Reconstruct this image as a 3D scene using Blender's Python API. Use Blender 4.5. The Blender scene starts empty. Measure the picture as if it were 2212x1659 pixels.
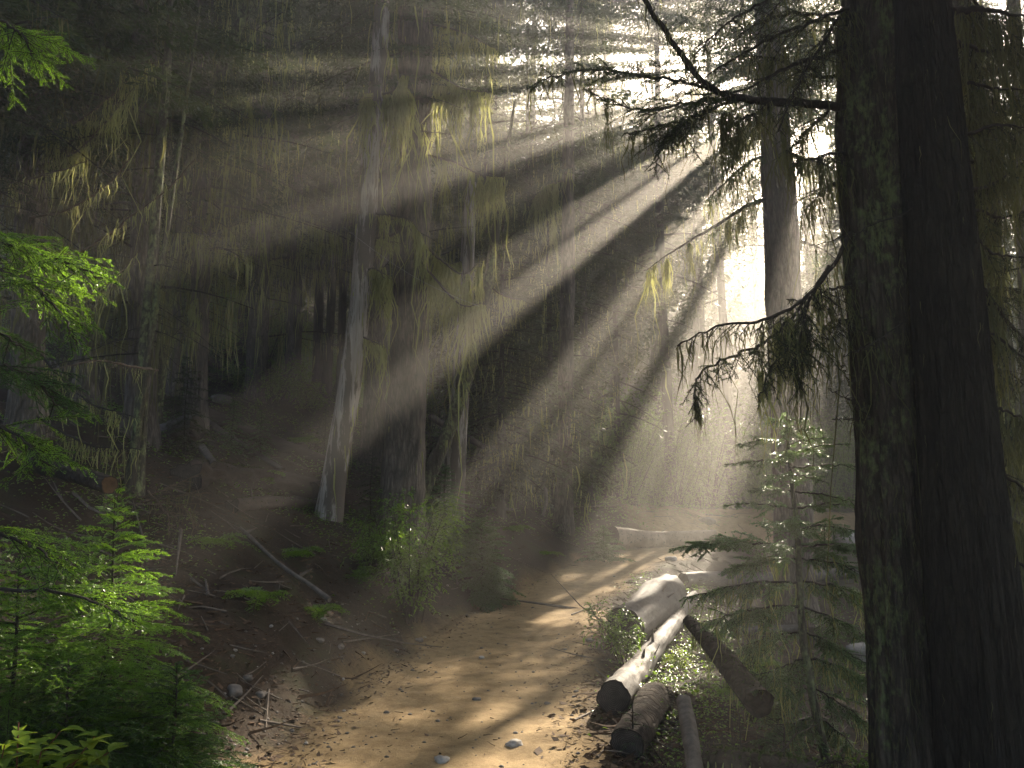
import bpy, math, numpy as np
from math import radians, sin, cos, tan, pi
RS = np.random.default_rng
C = bpy.context.scene.collection
W2, F2 = 2212.0, 1736.0            # photograph width and focal length in the same units
PITCH = radians(8.8); EYE = np.array([0, 0, 1.6])
SUN_AZ, SUN_EL = radians(23.3), radians(29.0)
S = np.array([sin(SUN_AZ)*cos(SUN_EL), cos(SUN_AZ)*cos(SUN_EL), sin(SUN_EL)])

def P(px, py, y):
    """World point seen at photo position (px, py), y metres along the trail axis."""
    a = (px-1106)/F2; b = (py-829.5)/F2
    d = np.array([a, cos(PITCH)+sin(PITCH)*b, sin(PITCH)-cos(PITCH)*b])
    return EYE + d*(y/d[1])
def nrm(v): return v/np.maximum(np.linalg.norm(v, axis=-1, keepdims=True), 1e-9)

# ---------------------------------------------------------------- noise
def _h(ix, iy, iz, seed):
    n = (ix*374761393 + iy*668265263 + iz*2147483647 + seed*1274126177) & 0xFFFFFFFF
    n = ((n ^ (n >> 13))*1274126177) & 0xFFFFFFFF
    return ((n ^ (n >> 16)) & 0xFFFF)/65535.0
def vnoise(p, seed=0):
    p = np.asarray(p, float); i = np.floor(p).astype(np.int64); f = p-i; f = f*f*(3-2*f)
    r = 0
    for dx in (0, 1):
        for dy in (0, 1):
            for dz in (0, 1):
                w = (f[..., 0] if dx else 1-f[..., 0])*(f[..., 1] if dy else 1-f[..., 1])*(f[..., 2] if dz else 1-f[..., 2])
                r = r + w*_h(i[..., 0]+dx, i[..., 1]+dy, i[..., 2]+dz, seed)
    return r*2-1
def fbm(p, seed=0, o=4):
    p = np.asarray(p, float); r = 0; a = 1.0
    for k in range(o):
        r = r + a*vnoise(p*(2.03**k)+k*7.3, seed+k); a *= .5
    return r

# ---------------------------------------------------------------- meshes
class MB:
    def __init__(s): s.v = []; s.f = []; s.t = []; s.sm = []; s.n = 0
    def add(s, v, f, tint=None, smooth=False):
        v = np.asarray(v, np.float32).reshape(-1, 3)
        if not len(v): return s
        f = np.asarray(f, np.int64)
        s.v.append(v); s.f.append(f+s.n); s.n += len(v)
        if tint is None: tint = np.full(len(v), .5, np.float32)
        s.t.append(np.broadcast_to(np.asarray(tint, np.float32), (len(v),))); s.sm.append(np.full(len(f), smooth))
        return s
    def empty(s): return s.n == 0
    def mesh(s, name, off=(0, 0, 0)):
        me = bpy.data.meshes.new(name)
        v = np.concatenate(s.v)-np.asarray(off, np.float32)
        lv = np.concatenate([f.ravel() for f in s.f]); tot = np.concatenate([np.full(len(f), f.shape[1]) for f in s.f])
        me.vertices.add(len(v)); me.vertices.foreach_set('co', v.ravel())
        me.loops.add(len(lv)); me.loops.foreach_set('vertex_index', lv.astype(np.int32))
        st = np.concatenate([[0], np.cumsum(tot)[:-1]])
        me.polygons.add(len(tot)); me.polygons.foreach_set('loop_start', st.astype(np.int32))
        me.polygons.foreach_set('use_smooth', np.concatenate(s.sm))
        me.update(calc_edges=True)
        a = me.attributes.new('tint', 'FLOAT', 'POINT'); a.data.foreach_set('value', np.concatenate(s.t).astype(np.float32))
        return me
def link(name, me, m, parent=None, loc=(0, 0, 0)):
    o = bpy.data.objects.new(name, me); C.objects.link(o)
    if m is not None and not me.materials: me.materials.append(m)
    if parent is not None: o.parent = parent
    else: o.location = loc
    return o
def thing(name, label, cat, loc, group=None):
    o = bpy.data.objects.new(name, None); C.objects.link(o); o.location = tuple(float(x) for x in loc)
    o.empty_display_size = .2
    o['label'] = label; o['category'] = cat
    if group: o['group'] = group
    return o
def base_of(o):
    b = np.zeros(3)
    while o is not None: b = b+np.array(o.location); o = o.parent
    return b
def part(name, mb, m, parent, label=None):
    if mb.empty(): return None
    o = link(name, mb.mesh(name, base_of(parent)), m, parent)
    if label: o['label'] = label
    return o
def solo(name, mb, m, label, cat, loc, group=None):
    o = link(name, mb.mesh(name, loc), m, None, tuple(float(x) for x in loc))
    o['label'] = label; o['category'] = cat
    if group: o['group'] = group
    return o
def setting(name, mb, m, kind='structure'):
    o = link(name, mb.mesh(name), m); o['kind'] = kind; return o
def dup(root, loc, rz, sc, label, group):
    r = root.copy(); C.objects.link(r); r.location = tuple(float(x) for x in loc); r.rotation_euler = (0, 0, rz); r.scale = (sc,)*3
    r['label'] = label; r['group'] = group
    for ch in list(root.children):
        c = ch.copy(); C.objects.link(c); c.parent = r
        for g in list(ch.children):
            d = g.copy(); C.objects.link(d); d.parent = c
    return r

def smooth(pts, n):
    p = np.asarray(pts, float); q = np.vstack([2*p[0]-p[1], p, 2*p[-1]-p[-2]])
    t = np.linspace(0, len(p)-1-1e-6, n); i = t.astype(int); u = (t-i)[:, None]
    a, b, c, d = q[i], q[i+1], q[i+2], q[i+3]
    return .5*((2*b)+(-a+c)*u+(2*a-5*b+4*c-d)*u*u+(-a+3*b-3*c+d)*u**3)
def tube(pts, r, ns=10, rough=0, seed=0, fz=3, fa=5, cap=True, ridge=0):
    """Tapered tube along pts; returns verts, quads, with radius noise."""
    p = np.asarray(pts, float); n = len(p); r = np.broadcast_to(np.asarray(r, float), (n,))
    t = nrm(np.gradient(p, axis=0))
    ref = np.array([1., 0, 0]) if abs(t[:, 0]).mean() < .8 else np.array([0, 0, 1.])
    b = nrm(np.cross(t, ref)); c = np.cross(t, b)
    an = np.linspace(0, 2*pi, ns, endpoint=False)
    s = np.concatenate([[0], np.cumsum(np.linalg.norm(np.diff(p, axis=0), axis=1))])
    rr = r[:, None]*np.ones(ns)
    if rough:
        q = np.stack([np.cos(an)[None]*fa/pi+s[:, None]*0, np.sin(an)[None]*fa/pi+s[:, None]*0, s[:, None]*fz+an[None]*0], -1)
        rr = rr*(1+rough*fbm(q, seed, 3))
        if ridge:
            q2 = np.stack([np.cos(an)[None]*fa*1.6+s[:, None]*0, np.sin(an)[None]*fa*1.6+s[:, None]*0, s[:, None]*fz*.5+an[None]*0], -1)
            rr = rr*(1-ridge*np.abs(vnoise(q2, seed+9)))
    v = p[:, None]+rr[..., None]*(np.cos(an)[None, :, None]*b[:, None]+np.sin(an)[None, :, None]*c[:, None])
    i = np.arange(n-1)[:, None]*ns; j = np.arange(ns)[None]; k = (np.arange(ns)+1)[None] % ns
    f = np.stack([i+j, i+k, i+ns+k, i+ns+j], -1).reshape(-1, 4)
    return v.reshape(-1, 3), f
def disc(center, normal, r, ns=18, rough=.06, seed=0):
    n = nrm(np.asarray(normal, float)); a = nrm(np.cross(n, [0.3, 0.2, 1.])); b = np.cross(n, a)
    an = np.linspace(0, 2*pi, ns, endpoint=False); v = [np.asarray(center, float)]
    for k in (.55, 1.):
        rr = r*k*(1+rough*RS(seed).normal(size=ns))
        v += list(np.asarray(center)+rr[:, None]*(np.cos(an)[:, None]*a+np.sin(an)[:, None]*b)+(n*.012*(1-k)))
    f = [[0, 0, 0]]*0; tri = [[0, 1+j, 1+(j+1) % ns] for j in range(ns)]
    quad = [[1+j, 1+ns+j, 1+ns+(j+1) % ns, 1+(j+1) % ns] for j in range(ns)]
    return np.array(v), np.array(tri), np.array(quad)
def blob(c, size, seed, n=2, rough=.25, flat=.6):
    """Irregular stone: subdivided octahedron pushed about by noise."""
    v = np.array([[1, 0, 0], [-1, 0, 0], [0, 1, 0], [0, -1, 0], [0, 0, 1], [0, 0, -1]], float)
    f = np.array([[0, 2, 4], [2, 1, 4], [1, 3, 4], [3, 0, 4], [2, 0, 5], [1, 2, 5], [3, 1, 5], [0, 3, 5]])
    for _ in range(n):
        e = {}; vs = list(v); nf = []
        def mid(a, b):
            k = (min(a, b), max(a, b))
            if k not in e: e[k] = len(vs); vs.append(nrm(vs[a]+vs[b]))
            return e[k]
        for a, b, c_ in f:
            x, y, z = mid(a, b), mid(b, c_), mid(c_, a); nf += [[a, x, z], [x, b, y], [z, y, c_], [x, y, z]]
        v = np.array(vs); f = np.array(nf)
    v = v*(1+rough*fbm(v*1.3+seed*3.1, seed, 3))[:, None]
    v = np.sign(v)*np.abs(v)**.85
    r = RS(seed); a = r.uniform(0, 6.28); R = np.array([[cos(a), -sin(a), 0], [sin(a), cos(a), 0], [0, 0, 1]])
    return (v*np.array([1, r.uniform(.65, 1), flat])*size)@R.T+np.asarray(c), f

# ---------------------------------------------------------------- conifer twigs, needles, lichen
GRAV = np.array([0, 0, -1.])
class Seg:
    def __init__(s, p, d, l, n, dr=0.): s.p = np.asarray(p, float).reshape(-1, 3); s.d = nrm(np.asarray(d, float).reshape(-1, 3)); k = len(s.p); s.l = np.broadcast_to(np.asarray(l, float), (k,)).copy(); s.n = np.broadcast_to(np.asarray(n, float), (k, 3)).copy(); s.dr = np.broadcast_to(np.asarray(dr, float), (k,)).copy()
    def at(s, i, t): return s.p[i]+s.d[i]*(s.l[i]*t)[:, None]+GRAV*(s.dr[i]*s.l[i]*t*t)[:, None]
    def tan(s, i, t): return nrm(s.d[i]+GRAV*(2*s.dr[i]*t)[:, None])
    def __len__(s): return len(s.p)
    def take(s, m): return Seg(s.p[m], s.d[m], s.l[m], s.n[m], s.dr[m])
def line_seg(pts, n=(0, 0, 1)):
    p = np.asarray(pts, float); d = np.diff(p, axis=0); return Seg(p[:-1], d, np.linalg.norm(d, axis=1), n)
def kids(s, rate, ang, ratio, prof, jit, r, dr=0., t0=.04, down=0., fixed=None, t1=1.):
    c = np.maximum(1, np.round(s.l*rate+r.uniform(-.4, .4, len(s)))).astype(int)
    i = np.repeat(np.arange(len(s)), c); k = np.arange(len(i))-np.repeat(np.cumsum(c)-c, c)
    t = t0+(t1-t0)*(k+r.uniform(.1, .9, len(i)))/c[i]
    side = np.where(k % 2 == 0, 1., -1.)
    d0 = s.tan(i, t); b = nrm(np.cross(s.n[i], d0)); a = ang+r.normal(0, .12, len(i))
    d = np.cos(a)[:, None]*d0+(np.sin(a)*side)[:, None]*b+jit*r.normal(size=(len(i), 3))+down*GRAV
    L = (fixed*np.ones(len(i)) if fixed is not None else s.l[i]*ratio)*prof(t)*r.uniform(.65, 1.25, len(i))
    n = nrm(s.n[i]+jit*r.normal(size=(len(i), 3)))
    return Seg(s.at(i, t), d, L, n, dr)
def needles(mb, s, rate, nl, nw, r, ang=1.05, up=.25, tint=None, tipped=True):
    """Flat needles on both sides of every twig, each one small pointed face."""
    c = np.maximum(2, np.round(s.l*rate)).astype(int)
    i = np.repeat(np.arange(len(s)), c); k = np.arange(len(i))-np.repeat(np.cumsum(c)-c, c)
    t = (k+r.uniform(0, 1, len(i)))/c[i]
    d0 = s.tan(i, t); b = nrm(np.cross(s.n[i], d0)); side = np.where(k % 2 == 0, 1., -1.)
    a = ang*(1-.35*t)+r.normal(0, .15, len(i))
    d = nrm(np.cos(a)[:, None]*d0+(np.sin(a)*side)[:, None]*b+(up*r.normal(size=len(i)))[:, None]*s.n[i])
    L = nl*r.uniform(.7, 1.2, len(i))*(1-.3*t**4)
    p = s.at(i, t); w = nrm(np.cross(s.n[i]+.3*r.normal(size=(len(i), 3)), d))*nw*.5
    m = p+d*(L*.55)[:, None]
    v = np.stack([p, m+w, p+d*L[:, None], m-w], 1).reshape(-1, 3)
    f = np.arange(len(i)*4).reshape(-1, 4)
    tt = (r.uniform(0, 1, len(s)) if tint is None else np.broadcast_to(tint, (len(s),)))[i]*.75+r.uniform(0, .25, len(i))
    mb.add(v, f, np.repeat(tt, 4)); return mb
def wood(mb, s, r0, r1, k=3, ns=3):
    """Thin tapered twig prisms following each segment's droop."""
    n = len(s); 
    if n == 0: return mb
    ii = np.arange(n); rows = []
    an = np.linspace(0, 2*pi, ns, endpoint=False)
    r0 = np.broadcast_to(np.asarray(r0, float), (n,)); r1 = np.broadcast_to(np.asarray(r1, float), (n,))
    for q in range(k+1):
        t = np.full(n, q/k); p = s.at(ii, t); d = s.tan(ii, t); b = nrm(np.cross(s.n, d)); c = np.cross(d, b)
        rr = (r0+(r1-r0)*q/k)[:, None, None]
        rows.append(p[:, None]+rr*(np.cos(an)[None, :, None]*b[:, None]+np.sin(an)[None, :, None]*c[:, None]))
    v = np.stack(rows, 1)
    base = (np.arange(n)*(k+1)*ns)[:, None, None]; q = (np.arange(k)*ns)[None, :, None]; j = np.arange(ns)[None, None]; j2 = (j+1) % ns
    f = np.stack([base+q+j, base+q+j2, base+q+ns+j2, base+q+ns+j], -1).reshape(-1, 4)
    mb.add(v.reshape(-1, 3), f); return mb
def strands(mb, p, L, w, r, k=4, wig=.1, tuft=1):
    """Hanging beard-lichen strands: tapered wavy ribbons falling from points p."""
    n = len(p)
    if n == 0: return mb
    L = np.broadcast_to(L, (n,)); w = np.broadcast_to(w, (n,))
    a = r.uniform(0, pi, n); ax = np.stack([np.cos(a), np.sin(a), 0*a], 1)
    off = np.cumsum(np.concatenate([np.zeros((n, 1, 2)), r.normal(0, 1, (n, k, 2))], 1), 1)*(wig*L/k**.5*.7)[:, None, None]
    prof = np.interp(np.linspace(0, 1, k+1), [0, .2, .6, 1], [.55, 1, .6, .04])
    z = np.linspace(0, 1, k+1)
    c = p[:, None]+np.concatenate([off, (-z[None]*L[:, None])[..., None]], 2)
    wd = w[:, None]*prof[None]*r.uniform(.6, 1.3, (n, k+1))
    v = np.stack([c-ax[:, None]*wd[..., None]*.5, c+ax[:, None]*wd[..., None]*.5], 2).reshape(-1, 3)
    b = (np.arange(n)*(k+1)*2)[:, None]; q = (np.arange(k)*2)[None]
    f = np.stack([b+q, b+q+1, b+q+3, b+q+2], -1).reshape(-1, 4)
    mb.add(v, f, np.repeat(r.uniform(0, 1, n), (k+1)*2)); return mb
HANG = {'cull': None}
def lichen_on(mb, s, rate, Lm, w, r, lat=.0, k=4, wig=.1, clump=2.5, seed=0, sig=.7):
    """Lichen hung along segments in clumps, lengths log-normal about Lm."""
    c = r.poisson(np.maximum(s.l*rate, 0)); i = np.repeat(np.arange(len(s)), c); t = r.uniform(0, 1, len(i))
    if not len(i): return mb
    p = s.at(i, t)
    if lat: p = p+nrm(np.cross(s.n[i], s.d[i]))*(r.normal(0, lat, len(i))*s.l[i])[:, None]
    g = vnoise(p*clump+seed*3.7, seed)
    m = g > r.uniform(-.7, .5, len(g)); p = p[m]; g = g[m]
    if HANG['cull'] is not None and len(p): m = HANG['cull'](p, r); p = p[m]; g = g[m]
    L = Lm*np.exp(r.normal(0, sig, len(p)))*np.clip(.6+g*.9, .25, 1.6)
    return strands(mb, p, L, w*np.clip(L/Lm, .6, 1.6), r, k, wig)
def place(mb, tv, tf, tt, s, r, tint=None):
    """Put a unit template (along +X, normal +Z) on every segment."""
    d = s.d; b = nrm(np.cross(s.n, d)); n = np.cross(d, b)
    v = s.p[:, None]+s.l[:, None, None]*(tv[None, :, 0:1]*d[:, None]+tv[None, :, 1:2]*b[:, None]+tv[None, :, 2:3]*n[:, None])
    f = (np.arange(len(s))*len(tv))[:, None, None]+tf[None]
    q = r.uniform(-.25, .25, len(s)) if tint is None else tint
    mb.add(v.reshape(-1, 3), f.reshape(-1, tf.shape[1]), np.clip(tt[None]+q[:, None], 0, 1).ravel()); return mb
def template(seed, rate, ratio, blade_rate, nl, nw, dr=.22, sec=0):
    r = RS(seed); m = Seg([[0, 0, 0]], [[1, 0, 0]], 1, (0, 0, 1), dr)
    tw = kids(m, rate, 1.0, ratio, lambda t: (1.05-t)**.7, .13, r, dr=.15, t0=.12)
    mb = MB(); 
    if sec:
        t3 = kids(tw, sec, .95, .42, lambda t: 1.05-t, .15, r, dr=.1); needles(mb, t3, blade_rate, nl, nw, r, up=.35)
    needles(mb, tw, blade_rate, nl, nw, r, up=.35); needles(mb, m, blade_rate, nl, nw, r, up=.35)
    return np.concatenate(mb.v), np.concatenate(mb.f), np.concatenate(mb.t)
# ---------------------------------------------------------------- materials
def mat(name):
    m = bpy.data.materials.new(name); m.use_nodes = True; nt = m.node_tree; nt.nodes.clear()
    out = nt.nodes.new('ShaderNodeOutputMaterial')
    return m, nt, out
class N:
    def __init__(s, nt): s.nt = nt
    def __call__(s, typ, ins=None, **kw):
        n = s.nt.nodes.new('ShaderNode'+typ)
        for k, v in kw.items(): setattr(n, k, v)
        for k, v in (ins or {}).items():
            if isinstance(v, bpy.types.NodeSocket): s.nt.links.new(v, n.inputs[k])
            else: n.inputs[k].default_value = v
        return n
    def ramp(s, fac, stops):
        n = s.nt.nodes.new('ShaderNodeValToRGB'); s.nt.links.new(fac, n.inputs[0]); e = n.color_ramp.elements
        while len(e) < len(stops): e.new(.5)
        for el, (p, c) in zip(e, stops): el.position = p; el.color = (*c, 1) if len(c) == 3 else c
        return n.outputs[0]
    def mix(s, fac, a, b, mode='MIX'):
        n = s.nt.nodes.new('ShaderNodeMix'); n.data_type = 'RGBA'; n.blend_type = mode
        for k, v in ((0, fac), (6, a), (7, b)):
            if isinstance(v, bpy.types.NodeSocket): s.nt.links.new(v, n.inputs[k])
            else: n.inputs[k].default_value = v if not isinstance(v, tuple) else ((*v, 1) if len(v) == 3 else v)
        return n.outputs[2]
    def noise(s, scale, detail=6, rough=.6, vec=None, dist=0.):
        n = s('TexNoise', {'Scale': scale, 'Detail': detail, 'Roughness': rough, 'Distortion': dist})
        if vec is not None: s.nt.links.new(vec, n.inputs['Vector'])
        return n.outputs[0]
    def vec(s, scale=(1, 1, 1), kind='Object'):
        tc = s('TexCoord'); mp = s('Mapping', {'Scale': scale}); s.nt.links.new(tc.outputs[kind], mp.inputs[0]); return mp.outputs[0]
    def tint(s):
        return s('Attribute', attribute_name='tint').outputs['Fac']

def leaf_mat(name, c0, c1, trans, fac=.4, rough=.45, spec=.45):
    m, nt, out = mat(name); n = N(nt)
    t = n.tint(); col = n.mix(t, c0, c1)
    b = n('BsdfPrincipled', {'Base Color': col, 'Roughness': rough, 'Specular IOR Level': spec})
    tr = n('BsdfTranslucent', {'Color': n.mix(t, tuple(x*.7 for x in trans), trans)})
    mx = n('MixShader', {0: fac, 1: b.outputs[0], 2: tr.outputs[0]}); nt.links.new(mx.outputs[0], out.inputs[0]); return m
def bark_mat(name, dark, light, vs=(9, 9, 2.2), lichen=None, lfac=.5, bump=.5, dist=.03, grain=None, moss=None):
    m, nt, out = mat(name); n = N(nt)
    v = n.vec(vs); a = n.noise(1.0, 8, .65, v, .6)
    vo = n('TexVoronoi', {'Vector': v, 'Scale': 1.6}, feature='DISTANCE_TO_EDGE')
    fu = n('Math', {0: n.noise(1.0, 3, .55, n.vec((vs[0]*.9, vs[1]*.9, vs[2]*.42)), .8), 1: .5}, operation='SUBTRACT'); fu = n('Math', {0: fu.outputs[0]}, operation='ABSOLUTE')
    fr = n.ramp(fu.outputs[0], [(0, (0, 0, 0)), (.055, (1, 1, 1))])
    cr = n.mix(.75, n.ramp(vo.outputs['Distance'], [(0, (.25, .25, .25)), (.2, (1, 1, 1))]), fr, 'MULTIPLY')
    col = n.mix(n.ramp(a, [(.33, (0, 0, 0)), (.68, (1, 1, 1))]), dark, light)
    col = n.mix(.55, col, cr, 'MULTIPLY')
    fine = n.noise(55, 4, .7, n.vec()); col = n.mix(.35, col, n.ramp(fine, [(.3, (.35, .35, .35)), (.7, (1, 1, 1))]), 'MULTIPLY')
    if lichen:
        l = n.noise(2.6, 5, .75, n.vec((1, 1, .45))); l2 = n.noise(21, 4, .7, n.vec((1, 1, .6)))
        lf = n('Math', {0: l, 1: l2}, operation='MULTIPLY_ADD'); lf.inputs[2].default_value = .12
        col = n.mix(n.ramp(lf.outputs[0], [(lfac-.05, (0, 0, 0)), (lfac+.07, (1, 1, 1))]), col, lichen)
    h = n('Math', {0: cr, 1: .6, 2: a}, operation='MULTIPLY_ADD')
    bp = n('Bump', {'Strength': bump, 'Distance': dist, 'Height': h.outputs[0]})
    b = n('BsdfPrincipled', {'Base Color': col, 'Roughness': .9, 'Specular IOR Level': .2, 'Normal': bp.outputs[0]})
    nt.links.new(b.outputs[0], out.inputs[0]); return m
def wood_mat(name, c0, c1, crack=(.03, .025, .02), vs=(14, 14, 1.2), patch=None, pfac=.55, bump=.35, pvs=None):
    """Barkless weathered wood; object-space streaks along the mesh's own length (attribute-free: long axis given by vs)."""
    m, nt, out = mat(name); n = N(nt)
    a = n.noise(1, 8, .7, n.vec(vs), .3); col = n.mix(n.ramp(a, [(.3, (0, 0, 0)), (.7, (1, 1, 1))]), c0, c1)
    ck = n.noise(2.2, 3, .5, n.vec(vs)); col = n.mix(n.ramp(ck, [(.60, (0, 0, 0)), (.66, (.8, .8, .8))]), col, crack)
    if patch:
        pn = n.noise(1.0, 6, .7, n.vec(pvs or tuple(x*.35 for x in vs))); col = n.mix(n.ramp(pn, [(pfac-.02, (0, 0, 0)), (pfac+.02, (1, 1, 1))]), col, patch)
    bp = n('Bump', {'Strength': bump, 'Distance': .02, 'Height': a})
    b = n('BsdfPrincipled', {'Base Color': col, 'Roughness': .75, 'Specular IOR Level': .3, 'Normal': bp.outputs[0]})
    nt.links.new(b.outputs[0], out.inputs[0]); return m
def plain_mat(name, c0, c1, sc=8, rough=.85, bump=.3, spec=.25):
    m, nt, out = mat(name); n = N(nt); a = n.noise(sc, 6, .7, n.vec())
    bp = n('Bump', {'Strength': bump, 'Distance': .02, 'Height': a})
    col = n.mix(n.ramp(a, [(.3, (0, 0, 0)), (.7, (1, 1, 1))]), c0, c1); col = n.mix(n.tint(), col, n.mix(.5, col, (.5, .5, .5), 'MULTIPLY'))
    b = n('BsdfPrincipled', {'Base Color': col, 'Roughness': rough, 'Specular IOR Level': spec, 'Normal': bp.outputs[0]})
    nt.links.new(b.outputs[0], out.inputs[0]); return m
def ground_mat():
    m, nt, out = mat('forest_floor'); n = N(nt); v = n.vec()
    t = n.tint()
    nz = n.noise(1.7, 6, .7, v); fine = n.noise(38, 6, .75, v); fine2 = n.noise(140, 3, .7, v); mid = n.noise(7, 5, .65, v)
    dirt = n.mix(n.ramp(mid, [(.3, (0, 0, 0)), (.72, (1, 1, 1))]), (.225, .15, .068), (.41, .295, .15))
    dirt = n.mix(.35, dirt, n.ramp(fine, [(.28, (.4, .36, .3)), (.6, (1, 1, 1))]), 'MULTIPLY')
    dirt = n.mix(.4, dirt, n.ramp(fine2, [(.3, (.35, .33, .3)), (.65, (1, 1, 1))]), 'MULTIPLY')
    duff = n.mix(n.ramp(fine, [(.3, (0, 0, 0)), (.7, (1, 1, 1))]), (.016, .0115, .0075), (.064, .044, .028))
    duff = n.mix(n.ramp(nz, [(.5, (0, 0, 0)), (.66, (.75, .75, .75))]), duff, (.04, .045, .017))
    e0 = n('Math', {0: fine, 1: .35, 2: t}, operation='MULTIPLY_ADD'); e = n('Math', {0: nz, 1: .3, 2: e0.outputs[0]}, operation='MULTIPLY_ADD'); e.use_clamp = False
    col = n.mix(n.ramp(e.outputs[0], [(.50, (0, 0, 0)), (1.02, (1, 1, 1))]), duff, dirt)
    h = n('Math', {0: fine, 1: .6, 2: mid}, operation='MULTIPLY_ADD'); h2 = n('Math', {0: fine2, 1: .3, 2: h.outputs[0]}, operation='MULTIPLY_ADD')
    bp = n('Bump', {'Strength': .55, 'Distance': .03, 'Height': h2.outputs[0]})
    b = n('BsdfPrincipled', {'Base Color': col, 'Roughness': .92, 'Specular IOR Level': .15, 'Normal': bp.outputs[0]})
    nt.links.new(b.outputs[0], out.inputs[0]); return m

def cut_mat(name, c0, c1):
    """Sawn end grain: growth rings by distance from the pith, radial grime."""
    m, nt, out = mat(name); n = N(nt); a = n.noise(14, 5, .7, n.vec())
    q = n('Math', {0: n.tint(), 1: 62.0}, operation='MULTIPLY'); q = n('Math', {0: a, 1: 9.0, 2: q.outputs[0]}, operation='MULTIPLY_ADD'); q = n('Math', {0: q.outputs[0]}, operation='SINE'); q = n('Math', {0: q.outputs[0], 1: .5, 2: .5}, operation='MULTIPLY_ADD')
    col = n.mix(q.outputs[0], c0, c1); col = n.mix(n.ramp(a, [(.35, (0, 0, 0)), (.75, (.8, .8, .8))]), col, tuple(x*.3 for x in c0)); col = n.mix(n.ramp(n.tint(), [(.86, (0, 0, 0)), (.95, (1, 1, 1))]), col, (.03, .022, .016))
    bp = n('Bump', {'Strength': .4, 'Distance': .01, 'Height': q.outputs[0]}); b = n('BsdfPrincipled', {'Base Color': col, 'Roughness': .85, 'Specular IOR Level': .2, 'Normal': bp.outputs[0]}); nt.links.new(b.outputs[0], out.inputs[0]); return m

M = dict(
    ground=ground_mat(),
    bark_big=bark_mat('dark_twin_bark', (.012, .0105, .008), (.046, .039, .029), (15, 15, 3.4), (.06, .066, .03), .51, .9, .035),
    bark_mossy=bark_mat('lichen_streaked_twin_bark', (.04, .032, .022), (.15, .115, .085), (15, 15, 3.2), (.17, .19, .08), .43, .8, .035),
    bark=bark_mat('furrowed_grey_bark', (.085, .07, .055), (.30, .25, .20), (11, 11, 2.4), (.19, .20, .12), .56, .8, .04),
    bark_far=bark_mat('distant_bark', (.04, .033, .027), (.12, .1, .085), (6, 6, 1.2), (.14, .15, .09), .52, .4, .03),
    bark_moss=bark_mat('lichen_covered_bark', (.05, .042, .03), (.16, .14, .1), (9, 9, 2), (.24, .27, .12), .40, .6, .03),
    snag=wood_mat('weathered_barkless_trunk', (.24, .20, .165), (.48, .44, .39), (.05, .04, .03), (16, 16, 1.1), (.11, .088, .068), .50, pvs=(6, 6, .8)),
    log=wood_mat('silver_log_wood', (.04, .035, .03), (.115, .103, .09), (.03, .025, .02), (7, 2.2, 12), (.05, .04, .032), .54),
    log_peel=wood_mat('peeling_silver_log', (.06, .053, .045), (.165, .15, .13), (.03, .025, .02), (8, 3, 9), (.07, .052, .038), .53, .7),
    log_brown=bark_mat('brown_log_bark', (.03, .022, .016), (.12, .09, .065), (5, 5, 7), (.09, .10, .04), .58, .7, .03),
    log_red=wood_mat('rotten_red_log', (.03, .02, .014), (.085, .06, .043), (.012, .008, .006), (1.2, 6, 14), (.05, .055, .02), .62, .8),
    log_tan=wood_mat('tan_log_wood', (.13, .09, .06), (.30, .225, .155), (.04, .03, .025), (7, 7, 7)),
    cut=cut_mat('dark_sawn_end', (.04, .032, .026), (.12, .1, .082)),
    cut_orange=cut_mat('fresh_sawn_end', (.11, .06, .03), (.2, .115, .055)),
    cut_pale=cut_mat('pale_sawn_end', (.18, .15, .12), (.32, .28, .23)),
    twig=plain_mat('brown_twig_bark', (.022, .017, .013), (.075, .058, .043), 25, .85),
    deadtwig=plain_mat('dead_tan_twigs', (.085, .06, .04), (.24, .175, .12), 15, .8),
    stick=plain_mat('grey_dead_stick', (.07, .055, .042), (.22, .18, .145), 12, .85),
    stone=plain_mat('grey_stone', (.09, .078, .066), (.24, .21, .18), 9, .85, .4),
    stone_pale=plain_mat('pale_stone', (.24, .22, .19), (.46, .42, .37), 9, .8, .3),
    litter=plain_mat('needle_litter', (.05, .03, .018), (.17, .105, .06), 20, .9, 0),
    n_bright=leaf_mat('fresh_hemlock_needles', (.045, .115, .013), (.15, .28, .034), (.32, .58, .04), .42, .36, .55),
    n_mid=leaf_mat('green_needles', (.022, .055, .012), (.060, .125, .026), (.12, .26, .03), .38, .4, .5),
    n_fir=leaf_mat('grey_green_fir_needles', (.05, .11, .042), (.13, .22, .085), (.25, .42, .09), .34, .33, .6),
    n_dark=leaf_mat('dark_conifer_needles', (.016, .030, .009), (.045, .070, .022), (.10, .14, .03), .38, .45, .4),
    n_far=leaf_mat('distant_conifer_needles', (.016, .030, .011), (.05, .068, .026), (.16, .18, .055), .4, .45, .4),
    leaf=leaf_mat('huckleberry_leaves', (.045, .105, .014), (.10, .19, .028), (.26, .44, .03), .45, .38, .5),
    leaf_broad=leaf_mat('broad_yellow_green_leaves', (.065, .125, .014), (.15, .23, .03), (.34, .46, .04), .45, .35, .5),
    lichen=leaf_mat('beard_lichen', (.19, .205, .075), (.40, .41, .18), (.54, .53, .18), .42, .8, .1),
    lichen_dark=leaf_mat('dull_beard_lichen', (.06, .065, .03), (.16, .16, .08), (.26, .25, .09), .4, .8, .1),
    moss=plain_mat('green_moss', (.03, .045, .01), (.10, .13, .03), 40, .95, .6),
    red_stem=plain_mat('reddish_stem', (.10, .03, .02), (.2, .07, .04), 15, .6, .1),
    thread=plain_mat('spider_silk', (.6, .6, .58), (.7, .7, .68), 5, .4, 0),
)
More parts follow.
